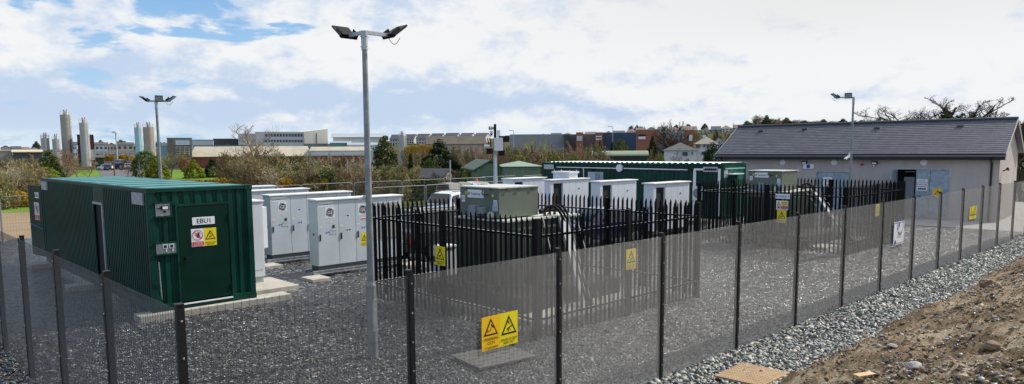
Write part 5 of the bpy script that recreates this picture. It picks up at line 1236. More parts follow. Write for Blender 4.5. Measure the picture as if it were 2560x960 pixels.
def house(name, label, cat, x0, x1, D, dep, ytop, yeave, wall, roof, style='gable', turn=0, nwin=0, rows=1, group=None, ov=.4, chim=0, windows=None, winmat=None, wall_part='wall'):
    a, w, ang = frame_at(x0, x1, D, turn); xm = (x0+x1)/2; g = min(gz(a.x, a.y), gz(a.x+w*math.cos(ang), a.y+w*math.sin(ang)), gz(a.x-dep*math.sin(ang), a.y+dep*math.cos(ang)))-.5
    t = thing(name, label, cat, (a.x, a.y, g), ang, group); zt = zpx(xm, ytop, D + (dep/2 if style in ('gable', 'hip') else 0))-g; ze = zpx(xm, yeave, D)-g if yeave else zt
    if style == 'flat':
        part(wall_part, MB().box(0, w, 0, dep, 0, ze), wall, t); part('roof', MB().box(-ov*.3, w+ov*.3, -ov*.3, dep+ov*.3, ze+.01, ze+max(.25, zt-ze)), roof, t)
    elif style == 'mono':   # slope rising away
        m = MB(); m.add([(0,0,0),(w,0,0),(w,dep,0),(0,dep,0),(0,0,ze),(w,0,ze),(w,dep,zt),(0,dep,zt)], [(0,3,2,1),(0,1,5,4),(1,2,6,5),(2,3,7,6),(3,0,4,7)]); part(wall_part, m, wall, t)
        part('roof', MB().slab([(-ov,-ov,ze),(w+ov,-ov,ze),(w+ov,dep,zt),(-ov,dep,zt)], (0, 0, .2)), roof, t)
    elif style == 'gable':  # ridge parallel to the view plane
        m = MB(); m.add([(0,0,0),(w,0,0),(w,dep,0),(0,dep,0),(0,0,ze),(w,0,ze),(w,dep,ze),(0,dep,ze),(0,dep/2,zt-.1),(w,dep/2,zt-.1)], [(0,3,2,1),(0,1,5,4),(2,3,7,6),(0,4,8,7,3),(1,2,6,9,5)]); part(wall_part, m, wall, t)
        m = MB(); s = (zt-ze)/(dep/2); m.slab([(-ov,-ov,ze-s*ov),(w+ov,-ov,ze-s*ov),(w+ov,dep/2,zt),(-ov,dep/2,zt)], (0,0,.15)); m.slab([(w+ov,dep+ov,ze-s*ov),(-ov,dep+ov,ze-s*ov),(-ov,dep/2,zt),(w+ov,dep/2,zt)], (0,0,.15)); part('roof', m, roof, t)
    elif style == 'front':  # gable faces the camera
        m = MB(); m.add([(0,0,0),(w,0,0),(w,dep,0),(0,dep,0),(0,0,ze),(w,0,ze),(w,dep,ze),(0,dep,ze),(w/2,0,zt-.1),(w/2,dep,zt-.1)], [(0,3,2,1),(0,1,5,8,4),(1,2,6,5),(2,3,7,9,6),(3,0,4,7)]); part(wall_part, m, wall, t)
        s = (zt-ze)/(w/2); m = MB(); m.slab([(-ov,-ov,ze-s*ov),(w/2,-ov,zt),(w/2,dep+ov,zt),(-ov,dep+ov,ze-s*ov)], (0,0,.15)); m.slab([(w/2,-ov,zt),(w+ov,-ov,ze-s*ov),(w+ov,dep+ov,ze-s*ov),(w/2,dep+ov,zt)], (0,0,.15)); part('roof', m, roof, t)
    elif style == 'hip':
        q = min(dep, w)/2; part(wall_part, MB().box(0, w, 0, dep, 0, ze), wall, t); m = MB(); o = ov
        m.add([(-o,-o,ze),(w+o,-o,ze),(w+o,dep+o,ze),(-o,dep+o,ze),(q,dep/2,zt),(w-q,dep/2,zt)], [(0,1,5,4),(1,2,5),(2,3,4,5),(3,0,4),(0,3,2,1)]); part('roof', m, roof, t)
    elif style == 'arch':
        m = MB(); n = 12
        for k in range(n):
            a0, a1 = math.pi*k/n, math.pi*(k+1)/n; y0, z0, y1, z1 = dep/2-dep/2*math.cos(a0), ze+(zt-ze)*math.sin(a0), dep/2-dep/2*math.cos(a1), ze+(zt-ze)*math.sin(a1)
            m.add([(0,y0,z0),(w,y0,z0),(w,y1,z1),(0,y1,z1)], [(0,1,2,3)])
        part('roof', m, roof, t, smooth=True); part(wall_part, MB().box(.2, w-.2, .2, dep-.2, 0, ze), wall, t)
    if chim:
        for k in range(chim):
            cx = w*(.12+.76*k/max(1, chim-1)) if chim > 1 else w*.85; part('chimney', MB().box(cx-.35, cx+.35, dep/2-.4, dep/2+.4, zt-.6, zt+1.0), wall, t)
    if nwin:
        for r_ in range(rows):
            zz = ze*(.40 if rows == 1 else (.26+.42*r_)); hh = min(1.3, ze*.22)
            for k in range(nwin):
                cx = w*(k+.5)/nwin; ww = min(1.3, w/nwin*.55); part('window', MB().box(cx-ww/2, cx+ww/2, -.04, .02, zz, zz+hh), GLZ, t)
    if windows:
        for (fx0, fx1, fy0, fy1, mm) in windows: part('window', MB().box(w*fx0, w*fx1, -.08, .02, zpx(xm, fy1, D)-g, zpx(xm, fy0, D)-g), mm, t)
    return t
# long factory with cream roof
fac = house('factory', 'long low factory with a pale cream corrugated roof and brick wall, behind the bare trees', 'factory', 480, 776, 232, 20, 366, 392, BRICK, CREAMR, 'mono', ov=.6)
for k in range(9): part('roof_ventilator', MB().box(6+k*4.4, 7.4+k*4.4, 18.6, 19.8, 1, 1.7), CREAMW, fac) if False else None
house('factory', 'brick factory wing with a grey fascia and shallow pale roof, right of the cream roof', 'factory', 777, 925, 228, 18, 367, 378, GREYB, CREAMR, 'mono', ov=.5)
house('factory', 'brick ground floor wall with small windows under the grey fascia', 'factory', 776, 926, 226, 1.5, 388, 389, BRICK, GREYB, 'flat', nwin=7) 
sg = house('office_block', 'brown square office block with white sign and a grid of windows beside the silos', 'office building', 419, 480, 226, 15, 345, 346.5, mat('brown_concrete', (.17, .145, .12), .85, var=.1), mat('flat_roof_grey', (.20, .21, .22), .7), 'flat')
def blk(px0, px1, py0, py1, D, name, m, parent, off=-.1, t=.12):
    """flat panel on a facade facing the camera at distance D"""
    a = FAR(px0, py0, D); b = FAR(px1, py0, D); lo = FAR(px0, py1, D).z; d = Vector((b.x-a.x, b.y-a.y, 0)); L_ = d.length; d.normalize(); n = Vector((d.y, -d.x, 0))
    mb = MB(); q0 = Vector((a.x, a.y, lo))+n*abs(off); mb.slab([q0, q0+d*L_, q0+d*L_+Vector((0, 0, a.z-lo)), q0+Vector((0, 0, a.z-lo))], -n*t); return part(name, mb, m, parent, world=True), q0+n*.01, d, n, L_, a.z-lo
blk(432, 480, 347, 363, 226, 'fascia', mat('flat_roof_grey', (.20, .21, .22), .7), sg)
bp_, q0, d_, n_, L_, H_ = blk(439, 473, 351.5, 362, 225.8, 'sign_board', SIGNW, sg)
facing(q0, d_, n_, 'sign_face', None, None, L_, H_, [('ring', L_*.16, H_*.5, H_*.3, H_*.2, SKYINK), ('rect', L_*.16, H_*.72, L_*.84, H_*.8, SKYINK), ('rect', L_*.16, H_*.2, L_*.84, H_*.28, SKYINK), ('ring', L_*.84, H_*.5, H_*.3, H_*.2, SKYINK), ('text', 'WEXCO', L_*.5, H_*.5, H_*.32, SKYINK, True, L_*.55)], SIGNW, parent=sg)
for i in range(3):
    for j in range(4): blk(440.5+i*11.5, 449+i*11.5, 368+j*5.3, 371.6+j*5.3, 225.8, 'window', GLZ, sg, -.12)
    blk(439.5+i*11.5, 450+i*11.5, 366.8, 388.5, 225.9, 'window_surround', CREAMW, sg, -.06)
house('shed', 'pale teal shed between the round silos and the brown office block', 'shed', 394, 421, 240, 12, 365, 366, TEALM, TEALM, 'flat')
house('plant_shed', 'long blue-grey roof strip directly behind the cream factory roof', 'factory', 484, 640, 262, 8, 364, 364.6, mat('blue_grey_roof', (.20, .25, .28), .6), mat('blue_grey_roof', (.20, .25, .28), .6), 'flat')
# white school / college
wn = []
for k in range(9): wn.append((.08+.066*k*1.0, .08+.066*k+.045, 335, 341.5, GLZ))
for k in range(7): wn.append((.2+.066*k, .2+.066*k+.05, 350, 355.5, GLZ))
cl = house('college', 'white three-storey college building with bands of windows on the skyline', 'building', 640, 762, 330, 30, 330, 331, GREYB, WHITE, 'flat', windows=None)
for r_, (ya, yb) in enumerate(((334.5, 341.5), (349.5, 355.5))):
    for k in range(13): xx = 662+k*7.4; blk(xx, xx+5.6, ya, yb, 329.9, 'window', GLZ, cl, -.12)
a, w, ang = frame_at(762, 823, 329, 20); w *= 1.03
t = thing('college_wing', 'windowless cream end block with a sloping top at the right end of the college', 'building', (a.x, a.y, gz(a.x, a.y)), ang); g_ = gz(a.x, a.y)
z0_, z1_, zb_ = zpx(762, 329, 329)-g_, zpx(823, 321.5, 329)-g_, zpx(790, 359, 329)-g_
m = MB(); m.slab([(0, 0, zb_), (w, 0, zb_), (w, 0, z1_), (0, 0, z0_)], (0, 26, 0)); part('wall', m, CREAMW, t); part('base_wall', MB().box(0, w, .3, 25, 0, zb_-.01), WALLG, t); part('recess', MB().box(w*.5, w*.53, -.1, 0, zb_, z1_-2), WALLDK, t)
for k, xx in enumerate((682, 690.5, 696.5, 708)):
    a2 = FAR(xx, 312 if k != 3 else 311, 336); b2_ = FAR(xx, 332, 336); part('flue', MB().tube((b2_.x, b2_.y, b2_.z), (a2.x, a2.y, a2.z), .28, .28, 6), PLASW, cl, world=True)
house('college_wing', 'pale grey side block left of the college windows, behind the tall bare tree', 'building', 597, 641, 334, 20, 334, 335, GREYB, WHITE, 'flat')
house('school_block', 'low grey and white block with a blue-grey roof left of the college', 'building', 478, 534, 345, 14, 349, 351, GREYB, mat('zinc_roof', (.36, .40, .43), .45), 'flat', nwin=4)
house('school_block', 'dark roofed low block between the grey block and the college', 'building', 535, 600, 350, 14, 346.5, 350, WALLDK, WALLDK, 'flat', nwin=3)
house('sports_hall', 'wide white hall with a grey glazed monitor roof right of the college', 'building', 833, 965, 350, 30, 334, 343, WALLW, mat('zinc_roof', (.36, .40, .43), .45), 'gable', ov=1)
house('sports_hall', 'low teal glazed hall with a curved grey roof right of the college', 'building', 824, 880, 318, 16, 353, 357, mat('teal_glass', (.10, .27, .25), .2), mat('zinc_roof', (.36, .40, .43), .45), 'arch')
house('sports_hall', 'low arched grey roof in front of the white hall', 'building', 868, 950, 312, 14, 356, 364, GREYB, mat('zinc_roof', (.36, .40, .43), .45), 'arch')
# left-hand low sheds
house('shed', 'long dark shed with a tan roof edge left of the silos', 'shed', 32, 104, 250, 14, 375, 381, mat('slate_blue_wall', (.07, .08, .10), .8), mat('tan_roof', (.58, .47, .30), .8), 'mono')
house('shed', 'pale concrete shed with a white roof at the far left edge', 'shed', -60, 31, 262, 14, 375, 377, mat('pale_concrete_wall', (.36, .33, .28), .9), WHITE, 'flat')
# houses far left skyline
for i, (x0, x1, yt, ye, W_, R_, lb) in enumerate(((2, 28, 364, 370, WALLC, SLATE, 'dark roofed house at the far left of the skyline'), (29, 52, 366, 372, WALLW, SLATE, 'white gabled house second from the left on the skyline'), (54, 72, 368, 373, WALLC, TILE, 'brown roofed house left of the short silos'), (74, 98, 367, 373, WALLW, SLATE, 'low white house just left of the short silos'),
    (177, 193, 355, 362, WALLW, SLATE, 'white house between the tallest silo and the slim silo'), (238, 270, 356.5, 362, WALLW, SLATE, 'white terrace with slate roof right of the red brick tower'), (268, 292, 357, 364, PEB, TILE, 'brown gabled house behind the mast'), (293, 334, 356.5, 362, WALLC, SLATE, 'cream terrace left of the teal silo'), (400, 418, 358, 364, WALLW, SLATE, 'small house behind the teal shed'))):
    house('house', lb, 'house', x0, x1, 400+i*3, 9, yt, ye, W_, R_, 'gable' if i % 3 else 'front', nwin=3, rows=2)
# conveyor bridge
cb_ = FAR(232, 381, 320); ce_ = FAR(338, 381, 320); t = thing('conveyor_bridge', 'long pale conveyor gantry spanning between the red tower and the teal silo', 'conveyor', (cb_.x, cb_.y, gz(cb_.x, cb_.y)))
part('gantry', MB().obox((cb_+ce_)/2, ce_-cb_, (0, 0, 1), (ce_-cb_).cross(Vector((0, 0, 1))), (ce_-cb_).length/2, .55, 1.0), mat('gantry_grey', (.42, .45, .47), .6), t, world=True)
for f_ in (.15, .5, .85): p = cb_+(ce_-cb_)*f_; part('trestle', MB().box(p.x-.2, p.x+.2, p.y-.2, p.y+.2, gz(p.x, p.y)-.5, p.z-.5), GALV, t, world=True)
# silos
SILO = mat('silo_metal', (.36, .34, .30), .42, metal=.5, var=.1, scale=.3, stretch=(1, 1, 6)); SILOC = mat('silo_concrete', (.36, .31, .25), .7, var=.12, scale=.25); SILOW = mat('silo_pale', (.42, .42, .40), .5, metal=.3, var=.06, scale=.3)
def silo(label, x0, x1, yt, D, m_, gear=1, ladder=True, group=None):
    a = FAR(x0, yt, D); b = FAR(x1, yt, D); c = (a+b)/2; r_ = (b-a).length/2; g = gz(c.x, c.y)-.5; t = thing('silo', label, 'silo', (c.x, c.y, g)); H = c.z-g
    part('drum', MB().tube((0, 0, 0), (0, 0, H), r_, r_, 28), m_, t, smooth=False)
    m = MB()
    for k in range(14): aa = k*2*math.pi/14; m.tube((r_*math.cos(aa), r_*math.sin(aa), H), (r_*math.cos(aa), r_*math.sin(aa), H+1.2), .06, .06, 4)
    for z in (.6, 1.2):
        for k in range(14): aa = k*2*math.pi/14; ab = aa+2*math.pi/14; m.tube((r_*math.cos(aa), r_*math.sin(aa), H+z), (r_*math.cos(ab), r_*math.sin(ab), H+z), .05, .05, 4)
    part('guard_rail', m, PLASW, t)
    m = MB(); m.tube((0, 0, H), (0, 0, H+1.4), r_*.32, r_*.3, 10); m.tube((-r_*.2, 0, H+1.4), (-r_*.2, 0, H+2.0), r_*.2, r_*.12, 8); m.tube((r_*.3, 0, H+.8), (r_*.3, 0, H+2.1), .16, .16, 6); part('top_filter', m, mat('rusty_gear', (.26, .18, .13), .8), t)
    if ladder:
        m = MB(); q = r_+.25; dx, dy = rt0.x, rt0.y
        for s_ in (-.3, .3): m.tube((dx*q+dy*s_, dy*q-dx*s_, 0), (dx*q+dy*s_, dy*q-dx*s_, H+.8), .06, .06, 4)
        z = .5
        while z < H: m.tube((dx*q-dy*.3, dy*q+dx*.3, z), (dx*q+dy*.3, dy*q-dx*.3, z), .05, .05, 4); z += .9
        part('ladder', m, PLASW, t)
silo('tallest grey silo of the group on the left', 149, 176, 287, 330, SILO)
silo('slim pale silo with a ladder in front of the red and black tower', 197, 220, 307, 316, SILOW)
silo('short grey silo, leftmost of all the silos', 101, 123, 345, 330, SILOW, ladder=False)
silo('short grey silo next to the tallest one', 129.5, 149, 348, 326, SILOW)
silo('pale teal painted silo of the right-hand pair', 335, 354, 319, 312, TEALM)
silo('wide brown concrete silo right behind the lamp column', 356.5, 385, 318, 318, SILOC)
silo('short silo standing alone in front of the terraces, right of the near lamp column', 996, 1014, 340, 300, SILOW)
tw = house('process_tower', 'black and dark red square tower behind the slim silo', 'tower', 195, 235, 326, 8, 337, 338, mat('black_cladding', (.02, .018, .02), .6), mat('black_cladding', (.02, .018, .02), .6), 'flat')
blk(226, 234, 338, 372, 325.8, 'red_cladding', mat('maroon_cladding', (.11, .02, .02), .6), tw)
blk(224, 236, 374, 400, 325.6, 'pale_base', CREAMW, tw, -.3)
house('kiosk', 'black gatehouse with a sloping roof beside the road', 'kiosk', 239, 258, 232, 5, 390, 395, mat('dark_green_shed', (.02, .04, .035), .7), SLATE, 'mono')
house('yard_wall', 'low pale boundary wall right of the black gatehouse', 'wall', 258, 330, 238, .5, 405, 405.5, WALLC, WALLC, 'flat')
# terraces on the skyline, centre
for i, (x0, x1, yt, ye, lb) in enumerate(((975, 1008, 337, 348, 'behind the lone silo'), (1012, 1042, 336, 347, 'right of the lone silo'), (1041, 1075, 335, 346, 'second right of the lone silo'), (1076, 1110, 334, 345, 'above the dark cypress'), (1111, 1148, 333, 344, 'above the brown warehouse roof'), (1150, 1185, 333, 341, 'above the white lorry'), (1186, 1222, 333, 341, 'left of the camera mast head'))):
    house('terraced_house', 'pair of grey rendered houses with a dark slate roof '+lb, 'house', x0, x1-6, 430+(i % 2)*8, 10, yt, ye, mat('terrace_render', (.50, .48, .45), .9), SLATE, 'gable', nwin=4, rows=2, turn=-18, ov=.3)
house('warehouse', 'long brown roofed warehouse with roof lights behind the white lorry', 'warehouse', 1068, 1215, 290, 24, 341, 360, PEB, mat('brown_sheet_roof', (.085, .07, .05), .85, var=.3, scale=.3), 'gable', ov=.6, turn=3)
# retail sheds
def shed(lbl, x0, x1, yt, D, m_, cat='retail shed', dep=20, name='retail_shed'): return house(name, lbl, cat, x0, x1, D, dep, yt, yt+.8, m_, mat('shed_cap', (.45, .47, .48), .6), 'flat', ov=0)
shed('long light grey metal retail shed right of the camera mast', 1275, 1410, 336, 330, WALLG); shed('tall dark grey retail unit between the grey shed and the first brick tower', 1410, 1424, 335, 326, WALLDK)
shed('mid grey retail unit left of the first orange brick entrance', 1424, 1440, 336, 330, mat('taupe_cladding', (.16, .15, .15), .7)); 
s1 = shed('first orange brick retail entrance with a white panel', 1440, 1458, 331, 324, ORB, dep=8); blk(1442, 1456, 340, 352, 323.8, 'sign_panel', GREYB, s1)
shed('taupe retail unit between the two small orange brick entrances', 1458, 1488, 335, 330, mat('taupe_cladding', (.16, .15, .15), .7))
s2 = shed('second orange brick retail entrance with a white and black sign', 1488, 1507, 331, 324, ORB, dep=8); blk(1490, 1504, 340, 350, 323.8, 'sign_panel', SIGNW, s2); blk(1491, 1503, 343, 346, 323.6, 'sign_band', INK, s2)
shed('dark blue metal retail shed', 1507, 1590, 331, 330, BLUEC)
s3 = shed('large orange brick retail block with a black and white sign', 1590, 1645, 324, 300, ORB, dep=16); blk(1596, 1614, 336, 341, 299.8, 'sign_band', INK, s3); blk(1596, 1614, 341.5, 348, 299.8, 'sign_panel', SIGNW, s3)
shed('grey retail shed behind the big bare tree', 1645, 1712, 330, 310, WALLG)
s4 = shed('narrow orange brick retail entrance at the right end of the retail park', 1712, 1735, 325, 300, ORB, dep=8); blk(1720, 1731, 336, 344, 299.8, 'sign_band', INK, s4)
# skyline houses behind the retail park and up the hill
hs = [(1262, 1284, 339, 344), (1290, 1312, 338.5, 344), (1316, 1340, 337.5, 343), (1345, 1372, 335, 340), (1378, 1402, 333, 339), (1404, 1436, 331.5, 338), (1462, 1486, 330, 336), (1512, 1530, 328, 333), (1535, 1562, 327, 333), (1566, 1588, 322, 329), (1590, 1612, 320, 327), (1616, 1640, 318, 325), (1643, 1664, 317, 323), (1668, 1700, 316, 324), (1702, 1742, 316, 325), (1748, 1775, 319, 327), (1778, 1800, 316, 325), (1803, 1830, 313, 322), (1832, 1850, 312, 320)]
col = [(WALLC, SLATE), (WALLW, TILE), (PEB, TILE), (WALLC, TILE)]
nm_ = ['cream', 'white', 'grey rendered', 'tan']
rf_ = ['slate', 'brown tiled', 'brown tiled', 'brown tiled']
wh_ = ['right of the mast', 'above the light grey shed, left part', 'above the middle of the light grey shed', 'above the light grey shed, right part', 'just left of the dark grey unit', 'above the dark grey unit', 'between the small orange entrances', 'above the left of the blue shed', 'above the middle of the blue shed', 'left of the large orange block', 'above the left of the large orange block', 'above the right of the large orange block', 'just right of the large orange block', 'left of the crown of the big bare tree', 'right of the big bare tree', 'above the narrow orange entrance', 'above the chimney of the white house', 'on the hill left of the plant building', 'on the hill touching the plant building roof']
for i, (x0, x1, yt, ye) in enumerate(hs):
    c_ = col[i % 4]; house('hillside_house', '%s house on the skyline %s' % (nm_[i % 4], wh_[i]), 'house', x0, x1, 470 if i < 9 else 440, 9, yt, ye, c_[0], c_[1], ('gable', 'hip', 'gable', 'front')[i % 4], nwin=3, rows=2, turn=(i*7) % 20-10)
# white house
wh = house('white_house', 'white two-storey house with a hipped grey-brown roof left of the plant building', 'house', 1740, 1790, 152, 10, 341, 360, WALLW, mat('grey_brown_tile', (.24, .21, .18), .8, var=.12), 'hip', ov=.5)
for (xa, xb, ya, yb) in ((1740, 1750, 361, 369), (1758, 1763, 361, 368), (1768, 1773, 361, 368), (1754, 1764, 379, 387)): blk(xa, xb, ya, yb, 151.7, 'window', GLZ, wh)
for xx in (1727, 1761): blk(xx-4, xx+4, 337, 352, 156, 'chimney', WALLW, wh, -.1, .8)
wl_ = house('white_house', 'lower white wing with a dark hipped roof left of the two-storey white house', 'house', 1660, 1741, 146, 9, 356, 376, WALLW, SLATE, 'hip', ov=.4)
for (xa, xb, ya, yb) in ((1707, 1719, 380, 389), (1729, 1732, 379, 387)): blk(xa, xb, ya, yb, 145.7, 'window', GLZ, wl_)
bh = house('black_white_house', 'small gabled house with a black and white roof above the dark hedge', 'house', 1782, 1810, 185, 8, 341, 357, WALLW, SLATE, 'front', ov=.5)
house('arched_shed', 'long green arched-roof shed behind the long green container', 'barn', 1478, 1622, 112, 9, 377, 390, mat('dark_barn', (.03, .04, .035), .8), mat('pale_green_arch', (.20, .24, .15), .6, var=.15), 'arch')
# green barn and stone cottage
def barn():
    house('barn', 'dark green timber barn with a pale green pitched roof right of the camera mast', 'barn', 1262, 1352, 66, 7, 402, 416, BARNG, BARNR, 'hip', ov=.3, turn=6)
    house('barn', 'dark gabled end of a green barn left of the camera mast', 'barn', 1190, 1262, 70, 9, 403, 423, BARNG, mat('dark_green_roof', (.06, .09, .06), .6), 'front', ov=.3, turn=10)
barn()
house('stone_cottage', 'derelict stone cottage with a black slate roof behind the temporary fence', 'cottage', 1038, 1106, 76, 5, 424, 446, STONEW, mat('black_slate', (.035, .035, .042), .7, var=.2, scale=1.5), 'gable', ov=.2, turn=-22)

# lorry and distant cars
def lorry(label, px, py, D, head):
    p = FAR(px, py, D); t = thing('lorry', label, 'lorry', (p.x, p.y, gz(p.x, p.y)+.3), head)
    part('cab', MB().box(-1.1, 1.1, -1.2, 1.2, .7, 3.5), WHITE, t, bevel=.15); part('windscreen', MB().box(-1.15, -1.11, -1.0, 1.0, 1.8, 2.8), GLASS, t); part('trailer', MB().box(1.4, 9, -1.25, 1.25, 1.1, 3.9), mat('trailer_grey', (.45, .46, .48), .5), t)
    part('grille', MB().box(-1.16, -1.11, -.8, .8, .8, 1.4), INK, t)
    for x in (-.3, 5.5, 7): 
        for s_ in (-1.1, 1.1): part('wheel', MB().tube((x, s_-.12, .5), (x, s_+.12, .5), .5, .5, 14), RUBBER, t)
lorry('white articulated lorry parked in front of the brown warehouse', 1150, 372, 235, R(55))
for i, (px, D, m_, lb) in enumerate(((1068, 232, CARW, 'white car parked left of the lorry'), (1130, 160, CARW, 'white car parked on the lower row left of the verge'), (1160, 158, CARS, 'silver car parked on the lower row under the lorry'), (1012, 180, CARW, 'white car glimpsed between the two tall evergreens'), (268, 222, CARN, 'dark blue van parked right of the gatehouse'), (262, 224, CARW, 'white van parked right of the gatehouse'), (306, 236, CARN, 'blue lorry body parked by the mast'), (318, 232, CARW, 'white van beside the mast on the works road'), (452, 228, mat('car_red', (.3, .03, .02), .25, coat=.5), 'red car parked in front of the office block'))):
    p = FAR(px, 380, D); o = vehicle('distant_car', lb, 'car', (p.x, p.y, gz(p.x, p.y)+.35), R(20+50*(i % 3)), m_, 'car' if i not in (4, 5, 7) else 'suv')
    if i == 6: o.scale = (1.4, 1.4, 1.9)

# poles and far street lamps
def pole(name, label, px, yt, D, r_, m_, head=None):
    p = FAR(px, yt, D); g = gz(p.x, p.y)-.3; t = thing(name, label, 'pole' if not head else 'street lamp', (p.x, p.y, g)); H = p.z-g
    part('shaft', MB().tube((0, 0, 0), (0, 0, H), r_, r_*.7, 8), m_, t)
    if head == 'arm': part('lamp_head', MB().tube((0, 0, H), (-rt0.x*1.6, -rt0.y*1.6, H+.25), .09, .12, 6), m_, t)
    if head == 'mast': part('lamp_head', MB().tube((0, 0, H-.2), (0, 0, H+.3), 1.2, .8, 10), m_, t)
POLEW = mat('creosoted_pole', (.16, .12, .08), .9); POLEG = mat('far_lamp_grey', (.42, .44, .46), .6)
pole('floodlight_mast', 'tall slim floodlight mast between the red tower and the teal silo', 289, 331, 250, .22, POLEG, 'mast')
pole('street_lamp', 'distant street lamp just right of the camera mast', 1284, 327, 230, .11, POLEG, 'arm'); pole('street_lamp', 'distant street lamp in front of the blue retail shed', 1532, 317, 230, .11, POLEG, 'arm')
pole('telegraph_pole', 'grey pole beside the stone cottage', 1125, 400, 72, .09, POLEG); pole('telegraph_pole', 'brown pole in the shrubs right of the cream roof', 833, 392, 110, .14, POLEW); pole('telegraph_pole', 'thin leaning pole left of the near lamp column', 868, 398, 105, .08, POLEG)
pole('telegraph_pole', 'brown pole behind the EBU1 container, left of the road', 284, 402, 120, .12, POLEW); pole('telegraph_pole', 'brown pole behind the EBU1 container, right of the road', 347, 402, 120, .1, POLEW); pole('telegraph_pole', 'pole on the hill beside the plant building roof', 1833, 306, 300, .14, POLEW)

# ------------------------------------------------------------------ trees
def tubes_mesh(name, segs, m_):
    n = 3; A = np.array([s[0] for s in segs]); B = np.array([s[1] for s in segs]); ra = np.array([s[2] for s in segs]); rb = np.array([s[3] for s in segs]); d = B-A; L_ = np.linalg.norm(d, axis=1); d /= L_[:, None]
    u = np.cross(d, np.array([.31, .2, .93])); u /= np.linalg.norm(u, axis=1)[:, None]; v = np.cross(d, u); V = []
    for P, r_ in ((A, ra), (B, rb)):
        for k in range(n): a = 2*math.pi*k/n; V.append(P+(u*math.cos(a)+v*math.sin(a))*r_[:, None])
    V = np.stack(V, 1).reshape(-1, 3); f = []
    base = np.array([[0, 1, 4, 3], [1, 2, 5, 4], [2, 0, 3, 5]]); Fq = (base[None]+np.arange(len(segs))[:, None, None]*6).reshape(-1).astype(np.int32)
    me = bpy.data.meshes.new(name); me.vertices.add(len(V)); me.vertices.foreach_set('co', V.reshape(-1)); me.loops.add(len(Fq)); me.loops.foreach_set('vertex_index', Fq); nf = len(Fq)//4; me.polygons.add(nf); me.polygons.foreach_set('loop_start', np.arange(nf, dtype=np.int32)*4)
    me.materials.append(m_); me.update(calc_edges=True); return me
def grow(seed, H, r0, spread=.55, n0=7, lv=4, kids_=5, multi=1, upb=.35, thick=1.0, first=.25):
    g = np.random.default_rng(seed); trunk, tw = [], []
    def br(p, d, L_, r_, l):
        n = 3; q = p; pts = [p]
        for k in range(n):
            d = d+g.normal(0, .13, 3); d[2] += upb*.12; d /= np.linalg.norm(d); q2 = q+d*L_/n; seg = (q, q2, max(.012*thick, r_*(1-k/n*.5)), max(.009*thick, r_*(1-(k+1)/n*.5))); (trunk if l <= 1 else tw).append(seg); q = q2; pts.append(q)
        if l >= lv: return
        c = n0 if l == 0 else kids_
        for i in range(c):
            f = first+(1-first)*(i+g.uniform(0, 1))/c if l == 0 else .25+.75*(i+g.uniform(0, 1))/c; k = min(n-1, int(f*n)); w = f*n-k; s = pts[k]*(1-w)+pts[k+1]*w
            a = g.uniform(0, 6.28); sp = spread*g.uniform(.7, 1.3); nd = np.array([math.cos(a)*sp, math.sin(a)*sp, 1-.6*sp]); base = d if l else np.array([0, 0, 1.]); nd = nd[0]*np.array([1, 0, 0])+nd[1]*np.array([0, 1, 0])+base*nd[2]*.8+np.array([0, 0, .15]); nd /= np.linalg.norm(nd)
            br(s, nd, L_*(.62 if l == 0 else .6)*g.uniform(.75, 1.1)*(1.15-.45*f), r_*.45, l+1)
    for j in range(multi):
        a = g.uniform(0, 6.28); o = np.array([math.cos(a), math.sin(a), 0])*.25*(multi > 1)*H*.15
        br(o, np.array([g.normal(0, .1)+(.25*math.cos(a) if multi > 1 else 0), g.normal(0, .1)+(.25*math.sin(a) if multi > 1 else 0), 1.]), H*(.62 if lv > 2 else .8)*(g.uniform(.75, 1) if multi > 1 else 1), r0, 0)
    mz = max(s[1][2] for s in trunk+tw); k = H/mz
    f = lambda S_: [(a*k, b*k, c, d) for a, b, c, d in S_]
    return f(trunk), f(tw)
def leaves(name, pts, nrm, size, mats, w, seed=0, jit=.5):
    g = np.random.default_rng(seed); n = len(pts); a = g.normal(0, 1, (n, 3)); a /= np.linalg.norm(a, axis=1)[:, None]; b = np.cross(a, nrm+g.normal(0, jit, (n, 3))); b /= np.linalg.norm(b, axis=1)[:, None]
    s = size*g.uniform(.5, 1.5, n)[:, None]; a = np.cross(b, nrm+g.normal(0, .3, (n, 3))); a /= np.linalg.norm(a, axis=1)[:, None]
    V = np.stack([pts-a*s*.5, pts+b*s*.35, pts+a*s, pts-b*s*.35], 1).reshape(-1, 3); F_ = np.arange(n*4, dtype=np.int32); me = bpy.data.meshes.new(name); me.vertices.add(n*4); me.vertices.foreach_set('co', V.reshape(-1)); me.loops.add(n*4); me.loops.foreach_set('vertex_index', F_); me.polygons.add(n); me.polygons.foreach_set('loop_start', np.arange(n, dtype=np.int32)*4)
    for m_ in mats: me.materials.append(m_)
    me.polygons.foreach_set('material_index', g.choice(len(mats), n, p=w).astype(np.int32)); me.update(calc_edges=True); return me
TWB = mat('twig_brown', (.28, .205, .125), .9, objrand=.3, spec=.1); TWR = mat('twig_reddish', (.30, .18, .125), .9, objrand=.2, spec=.1); TWG = mat('twig_olive', (.25, .225, .105), .9, objrand=.3, spec=.1); TWP = mat('twig_pale', (.44, .38, .27), .9, objrand=.15, spec=.1); TWD = mat('twig_dark', (.07, .055, .035), .9, objrand=.2, spec=.1)
BARK = mat('bark', (.14, .11, .08), .95, objrand=.25, spec=.1)
